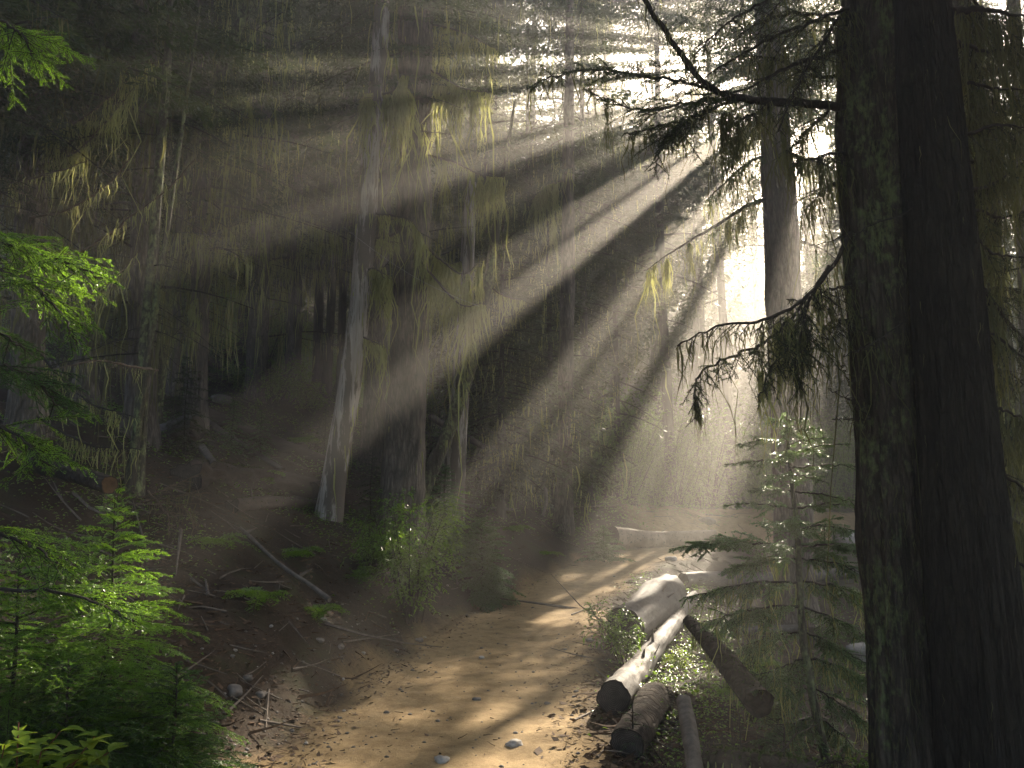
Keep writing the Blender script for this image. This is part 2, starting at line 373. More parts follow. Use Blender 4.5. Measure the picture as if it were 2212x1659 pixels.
# ---------------------------------------------------------------- terrain
PATH = np.array([(-.8, -14, 0, 1.25), (-.75, -3, 0, 1.25), (-.6, 3, 0, 1.2), (-.52, 5, 0, 1.15), (-.42, 7, 0, 1.1), (-.05, 10, .03, 1.05), (.85, 14, .2, .95), (2.6, 18, .5, .9),
                 (5.2, 21, .72, 1.0), (9, 23.2, .75, 1.1), (14, 24.6, .7, 1.2), (24, 26, .6, 1.3), (64, 30, .4, 1.3)], float)
_pp = smooth(PATH, 420)
def path_dist(x, y):
    """Signed distance to the trail edge (positive left), side, trail height."""
    x = np.asarray(x, float).ravel(); y = np.asarray(y, float).ravel(); D = np.empty(len(x)); Z = np.empty(len(x)); Sd = np.empty(len(x)); Q = np.empty(len(x))
    tan_ = np.gradient(_pp[:, :2], axis=0)
    for a in range(0, len(x), 40000):
        b = slice(a, a+40000); dx = x[b, None]-_pp[None, :, 0]; dy = y[b, None]-_pp[None, :, 1]; k = (dx*dx+dy*dy).argmin(1)
        kk = np.arange(len(k)); D[b] = np.hypot(dx[kk, k], dy[kk, k])-_pp[k, 3]; Z[b] = _pp[k, 2]
        Sd[b] = np.sign(tan_[k, 0]*dy[kk, k]-tan_[k, 1]*dx[kk, k]); Q[b] = _pp[k, 0]
    return D, Sd, Z, Q
def sm(a, b, x): t = np.clip((x-a)/(b-a), 0, 1); return t*t*(3-2*t)
def ground(x, y, full=False):
    x = np.asarray(x, float); y = np.asarray(y, float); sh = x.shape; x = x.ravel(); y = y.ravel()
    D, Sd, Z, Q = path_dist(x, y)
    left = Sd > 0; d = np.maximum(D, 0)
    near = sm(2.5, 10, y)
    slope = .42-.36*sm(2.2, 8, Q)
    bl = (.12+.43*near)*(1-np.exp(-d/.8))+slope*np.minimum(d, 24)+.32*np.clip(d-24, 0, 26)
    br = -.30*np.minimum(d, 2.6)*sm(0, .5, d)-.05*np.clip(d-2.6, 0, 8)+.06*np.clip(y-24, 0, 30)*sm(2, 8, d)
    z = Z+np.where(left, bl, br)
    p = np.stack([x, y, 0*x], 1)
    off = sm(0., .9, D)
    z = z+off*(.14*fbm(p*.55, 3, 3)+.05*fbm(p*2.1, 5, 3)+.022*fbm(p*7, 8, 2))+(1-off)*(.018*fbm(p*1.1, 11, 3)+.007*fbm(p*6.5, 13, 2))
    z = z-.035*(1-sm(-.6, .1, D))
    if full: return z.reshape(sh), D.reshape(sh), Sd.reshape(sh)
    return z.reshape(sh)
def gz(x, y): return float(ground(np.array([x]), np.array([y]))[0])
def axis_pts(segs):
    out = [segs[0][0]]
    for a, b, s0, s1 in segs:
        v = a
        while v < b-1e-6:
            v = min(b, v+s0+(s1-s0)*(v-a)/(b-a)); out.append(v)
    return np.array(out)
gx = axis_pts([(-55, -9, 2.6, .25), (-9, -4, .2, .07), (-4, 4.5, .05, .05), (4.5, 12, .06, .25), (12, 62, .3, 3)])
gy = axis_pts([(-12, 1.5, 2., .2), (1.5, 4, .1, .04), (4, 12, .035, .05), (12, 27, .06, .2), (27, 90, .25, 3)])
GX, GY = np.meshgrid(gx, gy); GZ, GD, GS = ground(GX, GY, True)
edge = GD+.17*fbm(np.stack([GX*1.4, GY*1.4, 0*GX], -1), 21, 3)
bare = 1-sm(-.5, .35, edge)                                   # bare dirt on the trail
bare = np.maximum(bare, .88*(GS > 0)*sm(2.2, 4.5, GX)*sm(17.5, 20, GY)*(1-sm(3.0, 5.0, GD))*(1-sm(28, 34, GY)))   # trodden bank behind the bend
V = np.stack([GX, GY, GZ], -1).reshape(-1, 3); nx = len(gx)
I = (np.arange(len(gy)-1)[:, None]*nx+np.arange(nx-1)[None]).ravel(); Q4 = np.stack([I, I+1, I+nx+1, I+nx], 1)
fc = (np.abs(GD).reshape(-1)[Q4].min(1)*0+GD.reshape(-1)[Q4].mean(1)) < -.02
for nm, msk in (('trail', fc), ('ground', ~fc)):
    q = Q4[msk]; u, inv = np.unique(q.ravel(), return_inverse=True); mb = MB(); mb.add(V[u], inv.reshape(-1, 4), bare.reshape(-1)[u], True); setting(nm, mb, M['ground'])

def off_trail(x, y):
    D, Sd, _, _ = path_dist(x, y); return D, Sd
# litter: fallen needles, bark flakes and twigs lying on the ground (uncountable)
def scatter(n, x0, x1, y0, y1, r, keep):
    # density falls with distance so that near ground is finest
    y = y0+(y1-y0)*r.uniform(0, 1, n)**1.7; w = (x1-x0)*.5; cx = (x0+x1)*.5
    x = cx+r.uniform(-1, 1, n)*w*np.clip(y/9, .45, 1.6); D, Sd = off_trail(x, y); m = keep(D, Sd, x, y, r.uniform(0, 1, n)); return x[m], y[m]
r = RS(5); mb = MB()
x, y = scatter(16000, -4.5, 5.0, 3.2, 19, r, lambda D, Sd, x, y, u: (u < np.clip(.04+1.1*sm(-.5, .15, D), 0, 1)))
z = ground(x, y)+.008; n = len(x); az = r.uniform(0, 2*pi, n); L = .05*np.exp(r.normal(0, .75, n)); D, _ = off_trail(x, y); L = np.where(D < -.1, np.minimum(L, .07), np.minimum(L, .5))
d = np.stack([np.cos(az), np.sin(az), r.normal(.05, .16, n)], 1); s = Seg(np.stack([x, y, z], 1), d, L, (0, 0, 1), r.normal(0, .12, n)); wood(mb, s, L*.035+.0015, .0012, 2)
x, y = scatter(26000, -4.5, 5.0, 3.2, 15, r, lambda D, Sd, x, y, u: u < np.clip(.015+1.0*sm(-.6, .1, D), 0, 1))
z = ground(x, y)+.006; n = len(x); az = r.uniform(0, 2*pi, n); a = np.stack([np.cos(az), np.sin(az), r.normal(0, .3, n)], 1); b = np.stack([-np.sin(az), np.cos(az), r.normal(0, .3, n)], 1); L = .018*np.exp(r.normal(0, .5, n))[:, None]
p = np.stack([x, y, z], 1); mb.add(np.stack([p-a*L, p+b*L*.45, p+a*L, p-b*L*.45], 1).reshape(-1, 3), np.arange(n*4).reshape(-1, 4), np.repeat(r.uniform(0, 1, n), 4))
setting('forest_litter', mb, M['litter'], 'stuff')
mb = MB(); r = RS(6)
x, y = scatter(5200, -3.8, 3.4, 3.2, 16, r, lambda D, Sd, x, y, u: (D < .9) & (u < .28+.9*np.exp(-(D/.45)**2)*(Sd > 0)))
z = ground(x, y); tv, tf = blob((0, 0, 0), 1, 2, 1, .25, .6)
sz = np.minimum(.009*np.exp(r.normal(0, .5, len(x))), .03); az = r.uniform(0, 6.28, len(x))
v = tv[None]*sz[:, None, None]; v = np.stack([v[..., 0]*np.cos(az)[:, None]-v[..., 1]*np.sin(az)[:, None], v[..., 0]*np.sin(az)[:, None]+v[..., 1]*np.cos(az)[:, None], v[..., 2]], -1)+np.stack([x, y, z], 1)[:, None]
mb.add(v.reshape(-1, 3), (np.arange(len(x))*len(tv))[:, None, None].repeat(len(tf), 1).reshape(-1, 1)+np.tile(tf, (len(x), 1)), np.repeat(r.uniform(0, 1, len(x)), len(tv)), True)
setting('gravel', mb, M['stone'], 'stuff')
# ---------------------------------------------------------------- canopy gaps: where low sun finds its way through the crowns
GAPC = np.array([(-180, 1), (-104, .9), (-94, .45), (-70, .38), (-45, .42), (-30, .5), (-21, .5), (-18.2, .55), (-16.8, .9), (-12, .82), (-1.9, .78), (-.9, .35), (.3, .1), (2.8, .08), (4.4, .45), (5.2, .72), (6.0, .3), (7, .03), (10, .01), (14.4, .01), (16, .25), (21, .45), (24, .95), (180, 1)])
GAPS = [(-4.5, -.6, 5, 7.6, .06), (-6.5, -2.5, 6.8, 9.4, .06), (-30.5, -22.5, 6.3, 8.4, .08), (-31.5, -28, 11.4, 13.2, .03), (-8, -2.6, 10.2, 13.2, .04), (15, 20.5, 5.4, 7.1, .01), (-77, -60, 5.0, 8.4, .06), (-21.8, -15.6, 4.9, 7.0, .02), (-61, -52, 3.0, 4.5, .05), (5.2, 10.6, 7.2, 9.7, .02)]
def gap_keep(p, r, soft=.4, curve=True):
    """Chance that a spray survives where low sun breaks through: beams by bearing, plus a few small clear holes."""
    t = (p[:, 2]-1.6)/S[2]; u = p[:, 0]-S[0]*t; v = p[:, 1]-S[1]*t; rr = np.hypot(u, v)
    th = np.degrees(np.arctan2(u, v))+soft*fbm(np.stack([u*.8, v*.8, 0*u], 1), 31, 3)*1.6
    k = np.interp(th, GAPC[:, 0], GAPC[:, 1])
    k = np.clip(k+.42*vnoise(np.stack([th*.55, rr*.12, 0*th], 1), 41)*(k > .04)*(k < .9), .01, 1)
    k = np.where((rr > 8) & (rr < 14) & (th > -3) & (th < 10.8), np.maximum(k, .3), k)          # the trail itself stays dappled
    k = np.where((rr > 8.2) & (th > -48) & (th < -8), np.maximum(k, .93), k)                     # the shaded slope
    k = np.where(rr < 4.3, 1, k)
    if not curve: k = np.ones(len(p))
    for a, b, r0, r1, pr in GAPS: k = np.where((th > a) & (th < b) & (rr > r0) & (rr < r1), np.minimum(k, pr), k)
    return r.uniform(0, 1, len(p)) < k
def hole_keep(p, r): return gap_keep(p, r, curve=False)
def gap_cull(mb, r, off=(0, 0, 0), curve=True):
    v = np.concatenate(mb.v).reshape(-1, 4, 3); t = np.concatenate(mb.t).reshape(-1, 4)
    m = gap_keep(v.mean(1)+np.asarray(off), r, curve=curve); o = MB(); n = int(m.sum())
    if n: o.add(v[m].reshape(-1, 3), np.arange(n*4).reshape(-1, 4), t[m].ravel())
    return o
TF = [template(100+i, 15, .55, 34, .085, .034, .24) for i in range(4)]                 # far: coarse sprays
TC = [template(300+i, 10, .55, 15, .14, .075, .24) for i in range(4)]                # very far: bold sprays lost in mist
TM = [template(200+i, 22, .55, 62, .042, .014, .24, 8) for i in range(4)]            # mid distance
def crown_seg(base, H, h0, n, Lmax, r, low=.35, pitch=(.25, -.3), lean=(0, 0), power=.55):
    u = (np.arange(n)+r.uniform(0, 1, n))/n; z = h0+(H-h0)*u; az = np.arange(n)*2.399963+r.uniform(-.5, .5, n)
    L = Lmax*((1-u)**power+.06)*r.uniform(.6, 1.1, n)*np.clip(low+u*5, 0, 1)
    pt = pitch[1]+(pitch[0]-pitch[1])*u+r.normal(0, .1, n)
    d = np.stack([np.cos(az), np.sin(az), pt], 1); p = np.asarray(base)+np.stack([lean[0]*z, lean[1]*z, z], 1)
    b = nrm(np.cross([0, 0, 1.], d)); return Seg(p, d, L, np.cross(nrm(d), b), .2)
def dead_seg(base, z0, z1, n, L, r, lean=(0, 0)):
    z = r.uniform(z0, z1, n); az = r.uniform(0, 2*pi, n); d = np.stack([np.cos(az), np.sin(az), r.normal(-.12, .22, n)], 1)
    p = np.asarray(base)+np.stack([lean[0]*z, lean[1]*z, z], 1); b = nrm(np.cross([0, 0, 1.], d))
    return Seg(p, d, L*np.exp(r.normal(-.2, .5, n)), np.cross(nrm(d), b), .15)
def grow(root, base, H, r, crown=None, dead=None, tm=TF, lich=(0, .3, .02), fol='n_dark', lm='lichen', lean=(0, 0), cull=False, wr=.012, deadtw=1.):
    """Crown, dead lower limbs and lichen for one tree, as parts of root."""
    fb, lb, wb = MB(), MB(), MB(); HANG['cull'] = gap_keep if cull else hole_keep
    if crown:
        s = crown_seg(base, H, *crown[:2], crown[2], r, lean=lean, **(crown[3] if len(crown) > 3 else {}))
        sw = s.take(gap_keep(s.p+s.d*s.l[:, None]*.5, r)) if cull else s
        wood(wb, sw, wr*np.clip(sw.l, .3, 3), .003, 4)
        k = r.integers(0, len(tm), len(s))
        for j in range(len(tm)):
            if (k == j).any(): place(fb, *tm[j], s.take(k == j), r)
        if lich[0]: lichen_on(lb, s, lich[0], lich[1], lich[2], r, .16, seed=int(r.integers(99)))
    if dead:
        s = dead_seg(base, *dead, r, lean=lean)
        if cull: s = s.take(gap_keep(s.p+s.d*s.l[:, None]*.5, r))
        wood(wb, s, wr*np.clip(s.l, .3, 2.5), .003, 4)
        t2 = kids(s, 5*deadtw, .8, .35, lambda t: 1.1-t, .3, r, dr=.1); wood(wb, t2, .0045, .0015, 2)
        if lich[0]: lichen_on(lb, s, lich[0]*1.6, lich[1], lich[2], r, .03, seed=int(r.integers(99))); lichen_on(lb, t2, lich[0]*.5, lich[1]*.5, lich[2]*.7, r)
    if not fb.empty(): fb = gap_cull(fb, r, curve=bool(cull))
    HANG['cull'] = None
    part('crown', fb, M[fol], root)
    if lb.n > 1200: part('lichen_fringe', lb, M[lm], root)
    if wb.n > 900: part('dead_limbs', wb, M['twig'], root)
def trunk_line(pts, depth, H, extra=0):
    """Trunk axis and radii from measured outline points [(px, py, width)], grounded and carried up to height H."""
    w = np.array([P(a, b, depth) for a, b, _ in pts]); rad = np.array([c/2/F2*depth*1.02 for _, _, c in pts])
    o = np.argsort(w[:, 2]); w = w[o]; rad = rad[o]
    zb = gz(w[0, 0], depth)
    d0 = (w[1]-w[0])/(w[1, 2]-w[0, 2]); bot = w[0]+d0*(zb-.25-w[0, 2])
    if zb-.25 < w[0, 2]-.15: w = np.vstack([bot, w]); rad = np.concatenate([[rad[0]*1.03], rad])
    d1 = (w[-1]-w[-2])/(w[-1, 2]-w[-2, 2]); top = w[-1]+d1*(zb+H-w[-1, 2])
    if H+zb > w[-1, 2]+.5: w = np.vstack([w, top]); rad = np.concatenate([rad, [rad[-1]*.25]])
    n = int(max(16, (w[-1, 2]-w[0, 2])/.16)); n = min(n, 120)
    z = np.linspace(w[0, 2], w[-1, 2], n)
    ax = np.stack([np.interp(z, w[:, 2], w[:, 0]), np.interp(z, w[:, 2], w[:, 1]), z], 1)
    ax[1:-1] = .25*ax[:-2]+.5*ax[1:-1]+.25*ax[2:]
    rr = np.interp(z, w[:, 2], rad); return ax, rr, zb
def add_trunk(root, ax, rr, zb, m, ns=20, rough=.09, flare=.5, seed=0, ridge=.12, fz=1.2, fa=4, name='trunk', label=None):
    h = ax[:, 2]-zb; r2 = rr*(1+flare*np.exp(-np.maximum(h, 0)/.35)); mb = MB(); v, f = tube(ax, r2, ns, rough, seed, fz, fa, ridge=ridge); mb.add(v, f, None, True)
    return part(name, mb, M[m], root, label)
def tree(name, label, pts, depth, H, bark, crown=None, dead=None, lich=(0, .3, .02), seed=1, tm=TF, fol='n_dark', lm='lichen', group=None, cull=True, flare=.4, ns=18, rough=.09, ridge=.1, trunk_lichen=0, deadtw=1., fa=4):
    r = RS(seed); ax, rr, zb = trunk_line(pts, depth, H); base = np.array([ax[0, 0], ax[0, 1], zb])
    root = thing(name, label, 'tree', base, group); add_trunk(root, ax, rr, zb, bark, ns, rough, flare, seed, ridge, fa=fa)
    lean = ((ax[-1, 0]-ax[0, 0])/(ax[-1, 2]-ax[0, 2]), (ax[-1, 1]-ax[0, 1])/(ax[-1, 2]-ax[0, 2]))
    grow(root, base, H, r, crown, dead, tm, lich, fol, lm, lean, cull, deadtw=deadtw)
    if trunk_lichen:
        n = int(trunk_lichen); i = r.integers(1, len(ax)-1, n); a = r.uniform(0, 2*pi, n); q = ax[i]+(rr[i]*1.0)[:, None]*np.stack([np.cos(a), np.sin(a), 0*a], 1)
        mb = MB(); strands(mb, q, .22*np.exp(r.normal(0, .6, n)), .028, r, 4, .07); part('trunk_lichen', mb, M[lm], root)
    return root
def bough(root, pts, r0, seed, sub=(14, .5, .8, .35), tw=(22, .4), nd=(260, .017, .003), lich=(30, .14, .006), fol='n_dark', lm='lichen_dark', start=.15, r1=.004, bark='twig', pts3=False, name='branch', label=None, ns=7, tufts=None, bare=None, cull=False):
    """One limb with its side twigs; needles and lichen are its sub-parts. pts are (px, py, depth)."""
    r = RS(seed); p = smooth([P(*q) for q in pts] if not pts3 else pts, max(10, 6*len(pts))); p = p+np.concatenate([[np.zeros(3)], r.normal(0, .006, (len(p)-1, 3))])
    wb = MB(); v, f = tube(p, np.linspace(r0, r1, len(p)), ns, .12, seed, 8, 4); wb.add(v, f, None, True)
    s = line_seg(p); k0 = int(len(s)*start); s2 = s.take(slice(k0, None))
    # side shoots, longest mid-limb
    tot = np.cumsum(s2.l)/s2.l.sum()
    side = kids(s2, sub[0], sub[2], 1, lambda t: 1+0*t, .22, r, dr=.12, down=sub[3], fixed=sub[1]); 
    q = np.linalg.norm(side.p[:, None]-s2.p[None], axis=2).argmin(1); side.l *= np.clip(1.25-tot[q], .25, 1)*np.clip(.35+tot[q]*2.5, 0, 1)
    twg = kids(side, tw[0], .85, tw[1], lambda t: 1.1-.8*t, .2, r, dr=.12, down=.1)
    wood(wb, side, .004, .0016, 3); wood(wb, twg, .0022, .001, 2)
    o = part(name, wb, M[bark], root, label)
    fb = MB()
    if nd[0]: needles(fb, twg, nd[0], nd[1], nd[2], r, up=.45); needles(fb, side, nd[0]*.8, nd[1], nd[2], r, up=.45)
    if cull and not fb.empty(): fb = gap_cull(fb, r)
    part('foliage', fb, M[fol], o) if not fb.empty() else None
    lb = MB(); HANG['cull'] = gap_keep if cull else hole_keep if p[0][1] > 10 and p[0][2] > 4 else None
    if lich[0]: lichen_on(lb, side, lich[0], lich[1], lich[2], r, k=5, wig=.16, seed=seed); lichen_on(lb, s, lich[0]*1.4, lich[1]*1.3, lich[2], r, k=5, wig=.16, seed=seed+1)
    HANG['cull'] = None
    for (px, py, dp, n, L, w_) in (tufts or []):
        c = P(px, py, dp); strands(lb, c+r.normal(0, .012, (n, 3)), L*r.uniform(.3, 1.05, n), w_, r, 7, .12)
    part('lichen_fringe', lb, M[lm], o) if not lb.empty() else None
    return o
# ---------------------------------------------------------------- the twin trunks beside the camera
NEAR = dict(nd=(300, .019, .0046), lich=(34, .12, .006))
t1 = tree('spruce_tree', 'thick lichen-streaked trunk of the twin pair, bearing the long limbs that reach over the trail', [(1912, 60, 205), (1905, 300, 190), (1915, 600, 180), (1945, 1000, 180), (1985, 1500, 205)], 5.35, 21, 'bark_mossy', seed=11, ns=110, rough=.09, ridge=.24, fa=7, flare=.25, trunk_lichen=0,
          crown=(8.5, 70, 3.0), tm=TM, lich=(14, .3, .02))
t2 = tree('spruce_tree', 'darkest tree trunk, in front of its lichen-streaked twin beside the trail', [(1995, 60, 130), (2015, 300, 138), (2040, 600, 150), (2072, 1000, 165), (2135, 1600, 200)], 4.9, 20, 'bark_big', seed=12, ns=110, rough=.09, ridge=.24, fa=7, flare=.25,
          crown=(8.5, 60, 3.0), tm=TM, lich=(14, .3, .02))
for root, pts, dep, seed, n in ((t1, [(1912, 60, 205), (1905, 300, 190), (1915, 600, 180), (1945, 1000, 180), (1985, 1500, 205)], 5.35, 3, 2600), (t2, [(1995, 60, 130), (2015, 300, 138), (2040, 600, 150), (2072, 1000, 165), (2135, 1600, 200)], 4.9, 4, 220)):
    r = RS(seed); ax, rr, zb = trunk_line(pts, dep, 9); i = r.integers(2, int(len(ax)*.75), n); a = np.where(r.uniform(0, 1, n) < .6, r.normal(-1.9, .75, n), r.uniform(-pi, 0, n))
    g = vnoise(np.stack([a*2.2, ax[i, 2]*.9, 0*a], 1), seed); m = g > r.uniform(-.3, .6, n); i = i[m]; a = a[m]
    q = ax[i]+(rr[i]*1.03)[:, None]*np.stack([np.cos(a), np.sin(a), 0*a], 1); mb = MB(); strands(mb, q, .09*np.exp(r.normal(0, .6, len(i))), .0045, r, 5, .16)
    part('lichen_fringe', mb, M['lichen_dark'], root)
B = lambda root, pts, r0, seed, **k: bough(root, pts, r0, seed, **{**NEAR, **k})
# long limb that bends up out of the picture, and the needle spray that leaves it
B(t1, [(1830, 228, 5.3), (1690, 222, 5.2), (1600, 212, 5.1), (1525, 182, 5.0), (1455, 95, 4.9), (1385, -20, 4.8), (1330, -130, 4.7)], .032, 21, nd=(0, 0, 0), sub=(5, .14, 1.0, .1), r1=.012, start=.25)
B(t1, [(1600, 212, 5.1), (1500, 182, 5.05), (1400, 168, 5.0), (1300, 152, 4.95), (1210, 160, 4.9), (1143, 188, 4.85)], .014, 22, sub=(26, .34, .62, .12), tw=(24, .42), tufts=[(1312, 215, 4.95, 26, .55, .005), (1255, 190, 4.9, 9, .25, .005)])
B(t1, [(1640, 215, 5.1), (1560, 215, 5.05), (1480, 222, 5.0), (1410, 238, 5.0), (1330, 225, 4.95), (1270, 195, 4.95)], .012, 23, sub=(24, .36, .7, .3), tw=(24, .42))
B(t1, [(1600, 214, 5.1), (1530, 240, 5.05), (1470, 270, 5.0), (1430, 315, 5.0), (1415, 372, 5.0)], .010, 24, sub=(26, .36, .75, .2), tw=(26, .42), lich=(8, .1, .006))
B(t1, [(1560, 215, 5.1), (1480, 255, 5.1), (1400, 280, 5.1), (1350, 290, 5.05)], .008, 25, sub=(24, .28, .75, .4), tw=(24, .42), tufts=[(1315, 285, 5.05, 14, .3, .005)])
B(t1, [(1680, 222, 5.2), (1640, 240, 5.2), (1600, 255, 5.2), (1560, 250, 5.2)], .008, 26, sub=(16, .3, .8, .5), nd=(90, .015, .003), lich=(60, .2, .007), tufts=[(1560, 250, 5.15, 60, .95, .006), (1592, 255, 5.15, 60, 1.1, .006), (1575, 245, 5.15, 40, .6, .007)])
# upper limbs criss-crossing towards the tree behind
B(t1, [(1900, 78, 5.3), (1800, 112, 5.25), (1690, 150, 5.2), (1600, 195, 5.15), (1480, 205, 5.1)], .02, 27, sub=(16, .42, .9, .35), nd=(110, .016, .003), lich=(46, .16, .006))
B(t1, [(1860, 10, 5.3), (1760, 45, 5.2), (1660, 85, 5.15), (1580, 130, 5.1), (1530, 160, 5.05)], .016, 28, sub=(24, .45, .9, .25), nd=(120, .016, .003), lich=(36, .12, .006))
B(t1, [(1840, -60, 5.3), (1740, -30, 5.2), (1640, 10, 5.1), (1560, 60, 5.05), (1490, 130, 5.0)], .016, 29, sub=(24, .45, .9, .25), nd=(120, .016, .003), lich=(36, .12, .006))
B(t1, [(1830, 330, 5.3), (1780, 335, 5.25), (1735, 345, 5.2), (1690, 320, 5.2)], .012, 30, sub=(18, .3, .9, .6), nd=(80, .015, .003), lich=(60, .2, .007), tufts=[(1770, 340, 5.2, 30, .5, .006)])
for j, (pts, fo) in enumerate([([(1850, 150, 5.5), (1760, 165, 5.6), (1690, 130, 5.7), (1620, 120, 5.8)], .016), ([(1840, 60, 5.6), (1760, 30, 5.8), (1680, 35, 6.), (1600, 70, 6.1)], .016), ([(1830, 200, 5.6), (1770, 260, 5.8), (1730, 300, 6.), (1680, 345, 6.1)], .014), ([(1850, -20, 5.4), (1780, 90, 5.2), (1720, 190, 5.1), (1680, 290, 5.0)], .012), ([(1840, 420, 5.5), (1800, 400, 5.6), (1770, 420, 5.7), (1745, 450, 5.8)], .012), ([(1840, 700, 5.4), (1815, 690, 5.3), (1790, 700, 5.2), (1770, 730, 5.1)], .010)]):
    B(t1, pts, fo, 2800+j, sub=(26, .36, .9, .4), nd=(130, .017, .004), lich=(60, .17, .006))
# lower spray hanging over the trail in front of the young fir
B(t1, [(1850, 480, 5.3), (1815, 548, 5.2), (1745, 640, 5.05), (1650, 690, 4.9), (1550, 705, 4.8), (1463, 745, 4.7)], .018, 31, sub=(20, .34, .75, .5), tw=(24, .4), start=.3, nd=(170, .016, .003), lich=(55, .12, .005))
B(t1, [(1745, 640, 5.05), (1660, 735, 4.95), (1590, 765, 4.85), (1515, 805, 4.8), (1500, 860, 4.75), (1507, 900, 4.75)], .010, 32, sub=(22, .32, .75, .4), tw=(24, .42), lich=(16, .1, .005), tufts=[(1505, 880, 4.75, 20, .24, .005)])
B(t1, [(1790, 575, 5.15), (1735, 670, 5.05), (1700, 740, 5.0), (1665, 800, 4.95), (1640, 860, 4.9)], .012, 33, sub=(28, .36, .8, .6), tw=(26, .42), lich=(70, .22, .008), lm='lichen', tufts=[(1700, 690, 5.0, 90, .5, .008), (1680, 700, 5.0, 90, .5, .008), (1642, 800, 4.95, 40, .35, .006)])
B(t1, [(1750, 640, 5.05), (1730, 720, 4.95), (1720, 800, 4.9), (1725, 840, 4.85)], .008, 34, sub=(28, .3, .8, .5), tw=(26, .42), lich=(40, .16, .006))
B(t1, [(1850, 610, 5.3), (1800, 625, 5.2), (1760, 640, 5.1), (1700, 650, 5.1)], .008, 35, sub=(18, .25, .9, .7), nd=(80, .015, .003), lich=(50, .14, .006))
# bare twigs low on the trunk
for j, pts in enumerate([[(1880, 900, 5.2), (1830, 862, 5.1), (1785, 838, 5.0)], [(1880, 905, 5.2), (1835, 905, 5.1), (1795, 905, 5.0)], [(1870, 870, 5.2), (1835, 830, 5.1), (1815, 790, 5.0)], [(2000, 440, 4.9), (1880, 490, 4.75), (1760, 530, 4.6)], [(1960, 690, 4.9), (1890, 740, 4.75), (1820, 770, 4.6)]]):
    B(t1, pts, .006, 40+j, nd=(0, 0, 0), sub=(12, .12, .8, 0), lich=(10, .07, .005), start=.2, r1=.0015)
# right-hand limbs of the dark trunk
for j, (pts, r0) in enumerate([([(2060, 25, 4.9), (2130, 22, 4.9), (2230, 38, 4.9)], .032), ([(2090, 180, 4.9), (2150, 190, 4.9), (2240, 195, 4.95)], .012), ([(2090, 410, 4.9), (2150, 395, 5), (2240, 330, 5.1)], .012),
                           ([(2095, 500, 4.9), (2140, 545, 4.95), (2230, 560, 5)], .014), ([(2100, 590, 4.9), (2130, 640, 4.9), (2170, 690, 4.9), (2240, 760, 4.9)], .03), ([(2110, 705, 4.9), (2160, 730, 4.9), (2240, 800, 4.8)], .016),
                           ([(2130, 880, 4.9), (2180, 890, 4.9), (2240, 920, 4.9)], .013), ([(2140, 1005, 4.9), (2190, 1040, 4.85), (2240, 1080, 4.8)], .013), ([(2165, 1200, 4.9), (2240, 1240, 4.9)], .013), ([(2075, 300, 4.9), (2150, 270, 4.8), (2240, 280, 4.7)], .014), ([(2060, 90, 4.9), (2140, 110, 5), (2240, 90, 5.1)], .016), ([(2185, 1330, 4.9), (2240, 1350, 4.9)], .010)]):
    B(t2, pts, r0, 60+j, sub=(20, .34, .85, .5), nd=(190, .018, .0045), lich=(80, .18, .007), start=.1)
for j, pts in enumerate([[(2090, 130, 5.0), (2150, 150, 5.2), (2240, 140, 5.4)], [(2095, 230, 5.0), (2160, 230, 5.3), (2240, 240, 5.5)], [(2095, 350, 5.0), (2150, 350, 5.2), (2240, 390, 5.4)], [(2100, 450, 5.0), (2170, 470, 5.2), (2240, 450, 5.4)], [(2105, 640, 5.0), (2160, 620, 5.3), (2240, 640, 5.5)], [(2120, 800, 5.0), (2170, 800, 5.3), (2240, 850, 5.5)], [(2080, -30, 5.0), (2150, 60, 5.0), (2240, 120, 5.0)], [(2150, 960, 5.0), (2190, 950, 5.2), (2240, 990, 5.4)], [(2170, 1110, 5.0), (2240, 1150, 5.2)]]):
    B(t2, pts, .012, 2900+j, sub=(24, .36, .85, .5), nd=(220, .018, .0045), lich=(70, .18, .007), start=.1)

# ---------------------------------------------------------------- tree behind the young fir
tb = tree('hemlock_tree', 'straight grey trunk rising behind the young fir, between the trail and the twin trunks', [(1665, 150, 66), (1688, 500, 74), (1702, 900, 76), (1714, 1180, 80)], 14.4, 23, 'bark', seed=51, ns=24, crown=(9.0, 90, 2.6), tm=TM, dead=(5.5, 9.5, 16, .9), lich=(12, .22, .014), cull=True)
BB = lambda pts, r0, seed, **k: bough(tb, pts, r0, seed, **{**dict(sub=(9, .7, .75, .5), tw=(14, .4), nd=(130, .04, .014), lich=(34, .28, .013), lm='lichen', fol='n_mid', cull=True), **k})
BB([(1700, 425, 14.4), (1625, 440, 14.2), (1545, 488, 13.8), (1450, 545, 13.5), (1395, 585, 13.2)], .05, 71, lich=(95, .3, .014), tufts=[(1440, 560, 13.5, 40, 1.0, .016), (1490, 525, 13.7, 60, .7, .016), (1570, 480, 13.9, 40, .6, .015)])
BB([(1680, 330, 14.4), (1620, 350, 14.3), (1560, 400, 14.2), (1520, 440, 14.0)], .04, 72)
BB([(1670, 230, 14.4), (1600, 260, 14.3), (1530, 300, 14.2)], .04, 73)
BB([(1665, 120, 14.4), (1600, 140, 14.5), (1520, 200, 14.6)], .04, 74)
BB([(1700, 330, 14.4), (1760, 350, 14.4), (1830, 370, 14.4)], .04, 75)
BB([(1690, 200, 14.4), (1750, 230, 14.3), (1820, 290, 14.2)], .04, 76)
BB([(1710, 520, 14.4), (1760, 530, 14.4), (1830, 575, 14.4)], .035, 77)
BB([(1690, 60, 14.4), (1750, 80, 14.5), (1830, 120, 14.6)], .04, 78)

